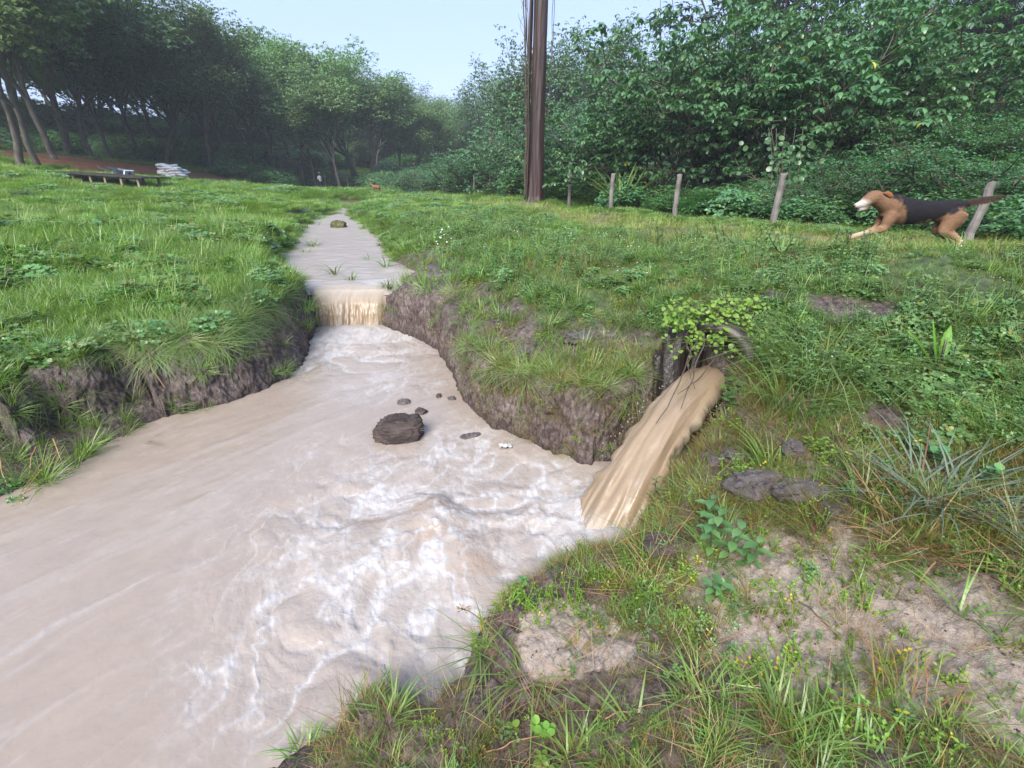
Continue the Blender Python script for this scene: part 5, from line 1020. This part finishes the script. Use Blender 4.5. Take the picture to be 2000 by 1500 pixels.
def rock(name, pos, dims, lab, cat, m, seed, rough=.3, rz=0, fib=0, group=None, spikes=0):
    u = np.linspace(0, 2*math.pi, 72, endpoint=False); v = np.linspace(0, math.pi, 40); U, V = np.meshgrid(u, v, indexing='ij')
    d = np.stack([np.cos(U)*np.sin(V), np.sin(U)*np.sin(V), np.cos(V)], -1)
    d2 = np.sign(d)*np.abs(d)**.8
    n = 1+rough*fbm(d[..., 0]*1.7, d[..., 1]*1.7, d[..., 2]*1.7, seed, 3)+rough*.45*np.abs(fbm(d[..., 0]*5, d[..., 1]*5, d[..., 2]*5, seed+7, 4))+fib*fbm(d[..., 0]*3, d[..., 1]*16, d[..., 2]*16, seed+9, 3)
    P = d2*n[..., None]*np.array(dims)/2; i, j = np.meshgrid(np.arange(72), np.arange(39), indexing='ij'); i, j = i.ravel(), j.ravel(); i1 = (i+1) % 72
    r = ob(name, mesh_np(name, P.reshape(-1, 3), np.stack([i*40+j, i*40+j+1, i1*40+j+1, i1*40+j], 1), m), loc=pos, label=lab, cat=cat, rot=(0, 0, rz), group=group)
    if spikes:
        rs = R_(seed); n = spikes; q = rs.normal(0, 1, (n, 3)); q[:, 2] = np.abs(q[:, 2]); q /= np.linalg.norm(q, axis=1)[:, None]; mb = MB(); X = np.stack([np.where(rs.random(n) < .5, 1., -1.)*.8+q[:, 0]*.4, q[:, 1]*.5, q[:, 2]*.25-.1], 1)
        stamp(mb, np.array([[0, .04, 0], [0, -.04, 0], [1, 0, -.1]]), np.array([[0, 1, 2]]), q*np.array(dims)/2*.98, X, q, dims[0]*.16*rs.uniform(.4, 1.2, n), rs.random(n)); fo = ob('fibres', mb.mesh('fibres', M_ROOT), r)
    return r
c = pz(781, 848, .02); rock('soil_clod', c+[0, 0, .03], (.37, .22, .27), 'large dark fibrous clod of peat sitting in the stream', 'clod', M_CLOD, 31, .25, .25, .10, None, 420)
c = pz(789, 786, 0); rock('soil_clod', c, (.11, .08, .06), 'small grey clod breaking the water behind the large clod', 'clod', M_ROCK, 32, .4)
c = pz(822, 806, 0); rock('soil_clod', c, (.10, .08, .08), 'small black clod touching the water just above the large clod', 'clod', M_CLOD, 33, .4, 0, .1, None, 50)
c = pz(857, 775, 0); rock('soil_clod', c, (.05, .05, .06), 'tiny dark clod right of the two small clods', 'clod', M_CLOD, 34, .4)
c = pz(882, 780, 0); rock('soil_clod', c, (.07, .05, .05), 'tiny grey clod closest to the cut bank', 'clod', M_ROCK, 35, .4)
c = pz(918, 850, 0); rock('soil_clod', c-[0, 0, .015], (.14, .06, .05), 'half sunken pale clod below the foot of the cut bank', 'clod', M_ROCK, 36, .5, .4)
def onland(px, py, z0=.4, dz=0):
    lo, hi = .5, 60.0                       # walk the sight line until it meets the land
    ds = np.exp(np.linspace(math.log(1.0), math.log(60), 900)); P = np.array([pd(px, py, d) for d in ds]); z = land(P[:, 0], P[:, 1])[0]; k = np.argmax(P[:, 2] < z); q = P[k].copy(); q[2] = z[k]+dz; return q
for px, py, dm, lab, sd_, rz in [(1478, 958, (.26, .17, .13), 'dark cracked lump of peat on the right bank', 41, .2), (1565, 972, (.22, .11, .10), 'long grey woody lump lying against the dark cracked lump', 42, -.1), (1548, 888, (.10, .09, .09), 'round dark clod in the grass above the cracked lump', 43, 0),
                                (1432, 896, (.12, .08, .06), 'flat pale grey clod in the weeds right of the outflow', 44, .3), (1300, 1068, (.20, .15, .05), 'dark mossy hump of soil near the corner of the near bank', 45, .1), (1395, 905, (.08, .06, .05), 'small grey clod left of the flat pale clod', 46, 0),
                                (1615, 1000, (.12, .08, .06), 'small dark clod at the right end of the woody lump', 47, 0), (1130, 665, (.26, .14, .08), 'flat grey rock half buried above the cut bank', 48, .2), (1015, 698, (.13, .10, .08), 'small pale rock at the brink of the cut bank', 49, 0)]:
    q = onland(px, py); rock('clod', q+[0, 0, dm[2]*.22], dm, lab, 'clod', M_ROCK if 'grey' in lab or 'pale' in lab or 'cracked' in lab else M_CLOD, sd_, .45, rz)
M_MOSS = simple('mossy_stump', (.02, .018, .01), (.11, .12, .04), 7, .7, .3, .8, .03)
c = pz(662, 444, ZU); rock('mossy_stump', c+[0, 0, .03], (.42, .26, .34), 'mossy brown stump poking out of the upper stream', 'stump', M_MOSS, 51, .35)
M_PLAS = simple('pale_plastic', (.3, .31, .33), (.4, .42, .44), 12, .25, .6, .8, .02)
c = pz(987, 872, .01)
def litter():
    u = np.linspace(-1, 1, 24); X, Y = np.meshgrid(u, u, indexing='ij'); Z = .016*fbm(X*2.5, Y*2.5, 0, 60, 4)+.014; e = 1+.25*noise(X*2, Y*2, 0, 61)
    i, j = np.meshgrid(np.arange(23), np.arange(23), indexing='ij'); i, j = i.ravel(), j.ravel()
    ob('plastic_scrap', mesh_np('plastic_scrap', np.stack([X*.045*e, Y*.025*e, Z*(1-.5*X**2)], -1).reshape(-1, 3), np.stack([i*24+j, (i+1)*24+j, (i+1)*24+j+1, i*24+j+1], 1), M_PLAS), loc=c, label='crumpled scrap of pale plastic floating near the cut bank', cat='litter')
litter()
# ------------------------------------------------------------------ single plants
def tuft_at(px, py, n, R, h, w, m, lab, seed, lean=(.1, .7), curl=(.3, 1.0), water=None, group=None, cat='grass tuft', name='grass_tuft', tilt=(0, 0)):
    q = onland(px, py) if water is None else pz(px, py, water)-[0, 0, .03]
    mb = MB(); blades(mb, n, R, h, w, lean, curl, rs=R_(seed), hvar=.55); return ob(name, mb.mesh(name, m), loc=q, label=lab, cat=cat, group=group, rot=(tilt[0], tilt[1], 0))
for k, a in enumerate([
 (1180, 720, 90, .13, .30, .006, M_GRASSL, 'bright green grass tuft hanging at the brink above the cut bank', 1), (1120, 700, 60, .10, .24, .006, M_GRASSL, 'green grass tuft left of the brink tuft, rusty at its foot', 2),
 (1225, 640, 50, .10, .20, .006, M_GRASS, 'dense grass tuft just left of the black log', 3), (1270, 570, 50, .12, .20, .006, M_GRASSL, 'grass tuft above the lime leaved creeper', 4), (1205, 800, 36, .05, .20, .005, M_GRASS, 'small grass tuft clinging to the face of the cut bank', 5),
 (1000, 700, 26, .05, .14, .005, M_FINE, 'small yellow green tuft at the brink of the cut bank', 6), (1600, 720, 110, .20, .60, .010, M_GRASSL, 'tall arching grass clump right of the pipe mouth', 7), (1540, 800, 70, .14, .42, .009, M_GRASSL, 'broad bladed grass clump leaning over the outflow', 8),
 (1500, 920, 40, .05, .30, .007, M_GRASSL, 'upright green tuft above the cracked lump of peat', 9), (1690, 990, 44, .06, .30, .008, M_GRASSL, 'bright upright tuft right of the woody lump', 10), (1830, 980, 110, .14, .36, .009, M_SILV, 'grey green spreading grass tussock at the right', 11),
 (1800, 1060, 60, .14, .30, .006, M_STRAW, 'rusty dead blades under the grey green tussock', 12), (1640, 1060, 110, .12, .34, .0035, M_FINE, 'fine wiry grass sprawling across the middle of the bank', 13), (1880, 1200, 12, .02, .26, .010, M_GRASSL, 'few broad bright blades above the sand patch', 14),
 (1260, 1090, 50, .06, .20, .005, M_GRASSL, 'arching grass at the corner of the near bank beside the outflow', 15), (1150, 1110, 170, .12, .12, .0022, M_FINE, 'rusty and yellow fine grass mat on the corner of the near bank', 16), (960, 1270, 34, .05, .20, .007, M_GRASSL, 'grass tuft with orange stems overhanging the pool', 17),
 (1030, 1320, 26, .05, .20, .007, M_GRASSL, 'green tuft with a yellowing blade behind the overhanging tuft', 18), (873, 1345, 22, .012, .09, .006, M_STRAW, 'small spiky brown and yellow rosette at the water edge', 19), (770, 1390, 16, .015, .13, .009, M_GRASSL, 'small star of green blades at the muddy tip', 20),
 (700, 1440, 60, .08, .14, .003, M_FINE, 'fine yellow grass combed over the muddy tip', 21), (1165, 1395, 11, .012, .13, .008, M_GRASSL, 'single pale green star shaped grass in the foreground', 22), (1240, 1430, 12, .012, .14, .009, M_GRASSL, 'curving green tuft right of the star shaped grass', 23),
 (1370, 1360, 60, .06, .18, .007, M_GRASSL, 'large bright clump near the bottom of the view', 24), (1540, 1440, 70, .08, .19, .008, M_GRASSL, 'broad bladed clump at the bottom right', 25), (1780, 1400, 80, .10, .24, .004, M_FINE, 'soft fine grass clump at the bottom right corner', 26),
 (1480, 1180, 50, .06, .12, .004, M_FINE, 'small spreading tuft at the left end of the sand', 27), (1740, 1320, 60, .05, .11, .003, M_FINE, 'wispy green tuft on the sand patch', 28), (1130, 1265, 18, .02, .12, .005, M_FINE, 'little pale tuft on the sandy hump', 29),
 (910, 580, 30, .06, .22, .007, M_GRASSL, 'lone bright tuft upstream on the bare right bank', 30), (1095, 590, 26, .05, .16, .006, M_FINE, 'orange tinged tuft above the flat grey rock', 31), (1400, 1090, 44, .05, .26, .008, M_GRASSL, 'grass blades around the broad leaved herb', 32),
 (1700, 1480, 60, .09, .18, .007, M_GRASSL, 'blurred green clump at the lower edge right of centre', 33), (590, 1470, 30, .05, .12, .006, M_GRASSL, 'green tuft at the lower left tip of the bank', 34), (1120, 1470, 22, .03, .16, .009, M_GRASSL, 'upright blades at the bottom edge of the view', 35),
 (1700, 482, 60, .22, .20, .008, M_GRASSL, 'grass hiding the front paws of the running dog', 50), (1800, 492, 60, .22, .17, .008, M_GRASSL, 'grass under the belly of the running dog', 51), (1885, 492, 70, .22, .24, .008, M_GRASSL, 'grass hiding the hind paws of the running dog', 52),
 (530, 585, 90, .14, .30, .007, M_GRASS, 'dense green tussock on the left bank beside the waterfall', 36), (590, 605, 110, .14, .26, .006, M_GRASS, 'drooping grass tussock hanging over the left end of the waterfall', 37), (765, 605, 50, .07, .24, .006, M_GRASS, 'drooping tuft at the right end of the waterfall', 38),
 (470, 700, 70, .10, .20, .005, M_GRASS, 'combed down grass sheet on the face of the left bank', 39), (380, 420, 26, .10, .80, .012, M_GRASSL, 'pale tall grass stems standing in the left field', 40), (300, 540, 30, .10, .5, .010, M_GRASSL, 'tall blades in the middle of the left field', 41)]):
    kw = dict(lean=(.3, .9), curl=(1.0, 1.7)) if a[8-1].find('droop') >= 0 or a[7].find('hanging') >= 0 or a[7].find('combed') >= 0 or a[7].find('arching') >= 0 else {}
    if 'rosette' in a[7] or 'star' in a[7]: kw = dict(lean=(.5, 1.1), curl=(.3, .9))
    if 'wiry' in a[7] or 'spreading' in a[7] or 'dead' in a[7]: kw = dict(lean=(.5, 1.3), curl=(.3, 1.0))
    tuft_at(*a[:8], seed=900+k, **kw)
for k, (px, py, n, h, lab) in enumerate([(655, 535, 9, .34, 'upright reed with a bent leaf in the middle of the upper stream'), (686, 545, 9, .20, 'drooping drowned sprig just above the waterfall lip'), (753, 520, 10, .40, 'reed stem near the right side above the waterfall'), (722, 506, 5, .20, 'thin forked sprig in the upper stream, right of the middle'),
                                       (612, 480, 26, .22, 'small leafy tuft standing in the upper stream on the left'), (597, 492, 8, .16, 'small bent sprig beside the leafy tuft in the upper stream'), (578, 545, 60, .12, 'round drowned grass hummock above the left end of the waterfall'), (745, 480, 20, .16, 'dark weed clump at the right edge of the upper stream'),
                                       (665, 418, 8, .3, 'thin reed far up the stream beyond the mossy stump'), (622, 440, 8, .3, 'far sprig at the left edge of the upper stream'), (757, 560, 16, .2, 'drowned plant at the right end of the waterfall lip')]):
    tuft_at(px, py, int(n*1.6), .05 if n < 25 else .14, h*1.35, .02, M_GRASS if k not in (6, 7) else M_FINE, lab, 960+k, (.1, .7), (.2, 1.2), ZU, cat='water plant', name='water_plant')
for k, (px, py, n, h, lab) in enumerate([(640, 715, 7, .30, 'bent dark blades drifting in the foam below the left tussock'), (700, 650, 6, .16, 'drowned twig in the white foam under the waterfall'), (655, 668, 8, .14, 'dark drowned blades lying in the foam, left of the twig'), (270, 860, 6, .2, 'submerged blades trailing from the left bank')]):
    tuft_at(px, py, n, .03, h, .006, M_ROOT if k else M_GRASS, lab, 980+k, (.8, 1.6), (.6, 1.2), 0.0, cat='water plant', name='water_plant')
def herb(px, py, h, lv, s, m, lab, seed, T=(LEAF_V, LEAF_F), stems=1, R=.0, bare=.5, top=None, base=None):
    rs = R_(seed); q = onland(px, py) if base is None else base; r = ob('herb', None, loc=q, label=lab, cat='plant'); mb = MB(); lf = MB()
    for k in range(stems):
        b = np.array([rs.normal(0, R), rs.normal(0, R), -.02]); e = b+np.array([rs.normal(0, .18)*h, rs.normal(0, .18)*h, h*rs.uniform(.7, 1)]); mid = (b+e)/2+rs.normal(0, .06, 3)*h; t = np.linspace(0, 1, 8)[:, None]
        P = b*(1-t)**2+mid*2*t*(1-t)+e*t*t; mb.tube(P, np.linspace(.0035, .0015, 8), 5, .3, cap=False); u = np.linspace(bare, 1, lv); Q = b*(1-u[:, None])**2+mid*2*u[:, None]*(1-u[:, None])+e*u[:, None]**2
        for sg in (0, 1):
            a = np.arange(lv)*1.6+sg*math.pi+rs.random(); X = np.stack([np.cos(a), np.sin(a), np.full(lv, .25)], 1); stamp(lf, T[0], T[1], Q, X, np.tile([0, 0, 1.], (lv, 1))+rs.normal(0, .15, (lv, 3)), s*rs.uniform(.7, 1.1, lv), rs.random(lv)*.9)
    ob('stem', mb.mesh('stem', M_ROOT if m is not M_LIME else M_FINE), r); ob('leaves', lf.mesh('leaves', m), r); return r
herb(1105, 1090, .13, 3, .045, M_WEED, 'seedling with a crown of leaves standing out over the pool corner', 1, bare=.85)
herb(1025, 1145, .16, 5, .032, M_WEED, 'leaning seedling with paired leaves at the pool edge', 2, bare=.55)
herb(1400, 1070, .22, 5, .075, M_CLOVER, 'herb with large pale green pointed leaves near the pool corner', 3, stems=5, R=.04, bare=.3)
herb(1400, 1170, .10, 4, .055, M_CLOVER, 'low leafy sprig below the large pale leaved herb', 4, stems=3, R=.03, bare=.3)
herb(1055, 1420, .07, 4, .032, M_LIME, 'small bright herb with paired round leaves in the foreground', 5, (ROUND_V, ROUND_F), 2, .012, .2)
herb(1010, 1440, .06, 3, .026, M_LIME, 'tiny bright sprig left of the small round leaved herb', 6, (ROUND_V, ROUND_F), 2, .01, .2)
herb(1060, 1495, .07, 4, .035, M_LIME, 'leafy sprig cut by the bottom edge of the view', 7, (LEAF_V, LEAF_F), 3, .02, .2)
herb(1080, 670, .12, 9, .03, M_LIME, 'bright feathery herb hanging over bare soil above the cut bank', 8, (OVAL_V, OVAL_F), 9, .06, .1)
herb(1620, 890, .10, 7, .03, M_LIME, 'feathery pale green herb patch above the peat lumps', 9, (OVAL_V, OVAL_F), 9, .07, .1)
herb(1330, 950, .10, 5, .03, M_WEED, 'small weed cluster on the slope right of the outflow', 10, (OVAL_V, OVAL_F), 6, .05, .1)
herb(1190, 905, .07, 4, .022, M_WEED, 'few leaves at the foot of the cut bank beside the outflow', 11, (OVAL_V, OVAL_F), 3, .02, .1)
herb(1430, 780, .14, 5, .055, M_CLOVER, 'broad heart leaved plant at the lower right lip of the pipe', 12, (ROUND_V, ROUND_F), 4, .07, .4)
herb(1910, 930, .12, 5, .042, M_CLOVER, 'pale round leaved plant at the right edge', 13, (ROUND_V, ROUND_F), 4, .09, .4)
herb(545, 560, .25, 6, .09, M_WEED, 'leafy stem leaning out over the upper stream from the left bank', 14, stems=2, R=.05)
def creeper():                               # lime leaved vine hanging over the pipe mouth
    rs = R_(71); r = ob('creeper', None, loc=pd(1370, 640, 3.3), label='lime green heart leaved creeper hanging over the pipe mouth', cat='vine'); o = pd(1370, 640, 3.3); st = MB(); lf = MB()
    for k in range(56):
        a = pd(rs.uniform(1290, 1490), rs.uniform(585, 650), 3.40)-o+rs.normal(0, .03, 3); e = pd(rs.uniform(1295, 1475), 605+100*rs.random()**1.9, 3.08)-o; t = np.linspace(0, 1, 16)[:, None]; m = (a+e)/2+[rs.normal(0, .04), -.06, .10]
        P = a*(1-t)**2+m*2*t*(1-t)+e*t*t; st.tube(P, .0025, 4, .4, cap=False); n = 16; X = rs.normal(0, 1, (n, 3))*[1, 1, .4]+[0, -.3, -.3]
        stamp(lf, LEAF_V*[1, 1.7, 1], LEAF_F, P+rs.normal(0, .012, (n, 3)), X, rs.normal(0, .3, (n, 3))+[0, -.5, 1], rs.uniform(.022, .042, n), rs.random(n)*.97)
    ob('stem', st.mesh('stem', M_TWIG), r); ob('leaves', lf.mesh('leaves', M_LIME), r)
    mb = MB()
    for k, (a, b_) in enumerate([((1380, 650), (1335, 800)), ((1360, 660), (1285, 825)), ((1400, 700), (1330, 770)), ((1345, 650), (1350, 760))]):
        A, B = pd(*a, 3.15), pd(*b_, 2.85); t = np.linspace(0, 1, 14)[:, None]; P = A+(B-A)*t+.02*np.stack([noise(t[:, 0]*5, k), noise(t[:, 0]*5, k+5), noise(t[:, 0]*4, k+9)], 1); mb.tube(P, np.linspace(.006, .0025, 14), 5, .3)
    ob('dangling_twigs', mb.mesh('dangling_twigs', M_TWIG), loc=(0, 0, 0), label='thin dark twigs dangling in front of the outflow', cat='twigs')
creeper()
M_PALM = leafmat('palm_leaf', (.09, .20, .03), (.17, .32, .04), None, .45, .4, .35)
def palm_seedling():
    q = onland(1830, 730); r = ob('palm_seedling', None, loc=q, label='bright yellow green palm seedling with two pleated forked leaves', cat='plant'); rs = R_(5)
    for k, (az, L, w, el) in enumerate([(2.15, .34, .028, 1.25), (.95, .34, .034, 1.1), (2.6, .34, .014, .95), (.45, .34, .016, .8), (1.5, .27, .016, 1.35)]):
        n, mm = 14, 9; t = np.linspace(0, 1, n); u = np.linspace(-1, 1, mm); T_, U = np.meshgrid(t, u, indexing='ij'); wd = w*np.sin(np.clip(T_*1.15, 0, 1)**.7*2.6)*(.25+T_)*(1-T_**5); tipc = np.where(T_ > .6, (T_-.6)*.12*(1-np.abs(U))*0, 0)
        z = L*(T_*math.sin(el)-.25*T_**2.5*math.cos(el)); hr = L*T_*math.cos(el); pl = .006*np.cos(U*12)*np.sin(T_*3)
        d = np.array([math.cos(az), math.sin(az)]); s2 = np.array([-d[1], d[0]]); P = np.stack([hr*d[0]+U*wd*s2[0], hr*d[1]+U*wd*s2[1], z+pl-np.abs(U)*.012], -1)
        i, j = np.meshgrid(np.arange(n-1), np.arange(mm-1), indexing='ij'); i, j = i.ravel(), j.ravel(); mb = MB(); mb.add(P.reshape(-1, 3), np.stack([i*mm+j, (i+1)*mm+j, (i+1)*mm+j+1, i*mm+j+1], 1), np.clip(.3+.6*T_.ravel(), 0, .9)); ob('leaf', mb.mesh('leaf', M_PALM), r)
    mb = MB(); mb.tube([[0, 0, -.05], [0, 0, .05], [-.03, 0, .2]], [.010, .009, .004], 6); ob('dark_stem', mb.mesh('dark_stem', M_LOG), r)
palm_seedling()
def sword_plant():
    b = pd(1215, 395, 14.8); g = gz(b[0], b[1]); r = ob('sword_leaved_plant', None, loc=(b[0], b[1], g), label='large plant with long arching sword leaves behind the second post', cat='plant'); mb = MB(); blades(mb, 42, .18, 2.0, .075, (.12, .7), (.1, .9), 6, R_(8), .4, (.1, .7)); ob('leaves', mb.mesh('leaves', M_GRASS), r)
sword_plant()
def round_vine():
    rs = R_(9); o = pd(1530, 330, 11.5); r = ob('round_leaved_vine', None, loc=o, label='vine with big round bright leaves draped behind the leaning post', cat='vine'); lf = MB(); n = 110
    P = np.array([pd(rs.normal(1545, 45), rs.uniform(265, 420), 10.6+rs.normal(0, .2))-o for _ in range(n)]); stamp(lf, ROUND_V, ROUND_F, P, rs.normal(0, 1, (n, 3))*[1, .5, 1]+[0, 0, -.5], rs.normal(0, .3, (n, 3))+[-.1, -.9, .5], rs.uniform(.08, .15, n), rs.random(n)*.8); ob('leaves', lf.mesh('leaves', M_THICK), r)
    st = MB()
    for k in range(6): st.tube(np.array([pd(1500+12*k+8*math.sin(t*3+k), 400-150*t, 10.8)-o for t in np.linspace(0, 1, 10)]), .008, 5)
    ob('stems', st.mesh('stems', M_TWIG), r)
round_vine()
# dead stems, roots and fallen leaves on the left bank and in the foreground
def stick(pts, r0, r1, lab, name='dead_stem', m=None, cat='dead stem', seed=0):
    P = np.array(pts); k = np.arange(len(P)); t = np.linspace(0, len(P)-1, 24); Q = np.stack([np.interp(t, k, P[:, c]) for c in range(3)], 1)+.006*np.stack([noise(t*2, seed), noise(t*2, seed+3), noise(t*2, seed+7)], 1)
    mb = MB(); mb.tube(Q-Q[0], np.linspace(r0, r1, 24), 6, .6); ob(name, mb.mesh(name, m or M_STRAW), loc=Q[0], label=lab, cat=cat)
on = lambda px, py, dz=.01: onland(px, py)+[0, 0, dz]
stick([on(158, 755, .03), on(200, 728, .08), on(250, 722, .10), on(295, 745, .03)], .006, .004, 'long dry yellow stalk arching over the eroded left bank', seed=1)
stick([on(292, 690, .05), on(303, 735, .06), on(328, 768, .02)], .007, .004, 'reddish dead stem leaning on the left bank face', seed=2)
for k, (a, b_, lab) in enumerate([((130, 885), (45, 965), 'pale dry stalk, topmost of the bundle at the left waterline'), ((122, 910), (50, 972), 'pale dry stalk in the middle of the bundle at the left waterline'), ((80, 885), (60, 940), 'short pale stalk at the left side of the dry bundle'), ((5, 890), (15, 950), 'pale root dangling at the left edge of the view'), ((110, 870), (128, 915), 'thin dry twig crossing the top of the dry bundle')]):
    A, B = on(*a, .05), on(*b_, .02); stick([A, (A+B)/2+[0, 0, .04], B], .006, .003, lab, seed=10+k)
for k, (a, b_, lab) in enumerate([((1440, 1130), (1520, 1290), 'long orange dead blade slanting across the near bank'), ((1180, 1410), (1290, 1380), 'brown twig lying on the foreground soil'), ((1700, 905), (1600, 870), 'pale straw lying in the grass at the right'), ((1560, 1180), (1640, 1260), 'dark thin stem fallen over the sand patch'), ((950, 1480), (1060, 1440), 'dead brown stalk at the bottom of the view')]):
    A, B = on(*a, .015), on(*b_, .015); stick([A, (A+B)/2+[0, 0, .01], B], .0028, .0015, lab, m=M_STRAW if k != 3 else M_ROOT, seed=20+k)
def seed_head():
    q = on(985, 1290, 0); e = pd(905, 1190, 1.95); r = ob('sedge_stem', None, loc=q, label='leaning sedge stem with a brown seed head over the pool', cat='plant'); mb = MB(); t = np.linspace(0, 1, 16)[:, None]; P = (e-q)*t+np.array([0, 0, .06])*np.sin(t*math.pi); mb.tube(P, .0018, 5, .4); ob('stem', mb.mesh('stem', M_FINE), r)
    mb = MB(); rs = R_(3)
    for k in range(14):
        d = rs.normal(0, 1, 3); d /= np.linalg.norm(d); d[2] = abs(d[2])*.6; mb.tube([P[-1], P[-1]+d*.03], [.0008, .0008], 3, .5); mb.tube([P[-1]+d*.022, P[-1]+d*.034], [.003, .001], 5, .9)
    ob('seed_head', mb.mesh('seed_head', M_STRAW), r)
seed_head()
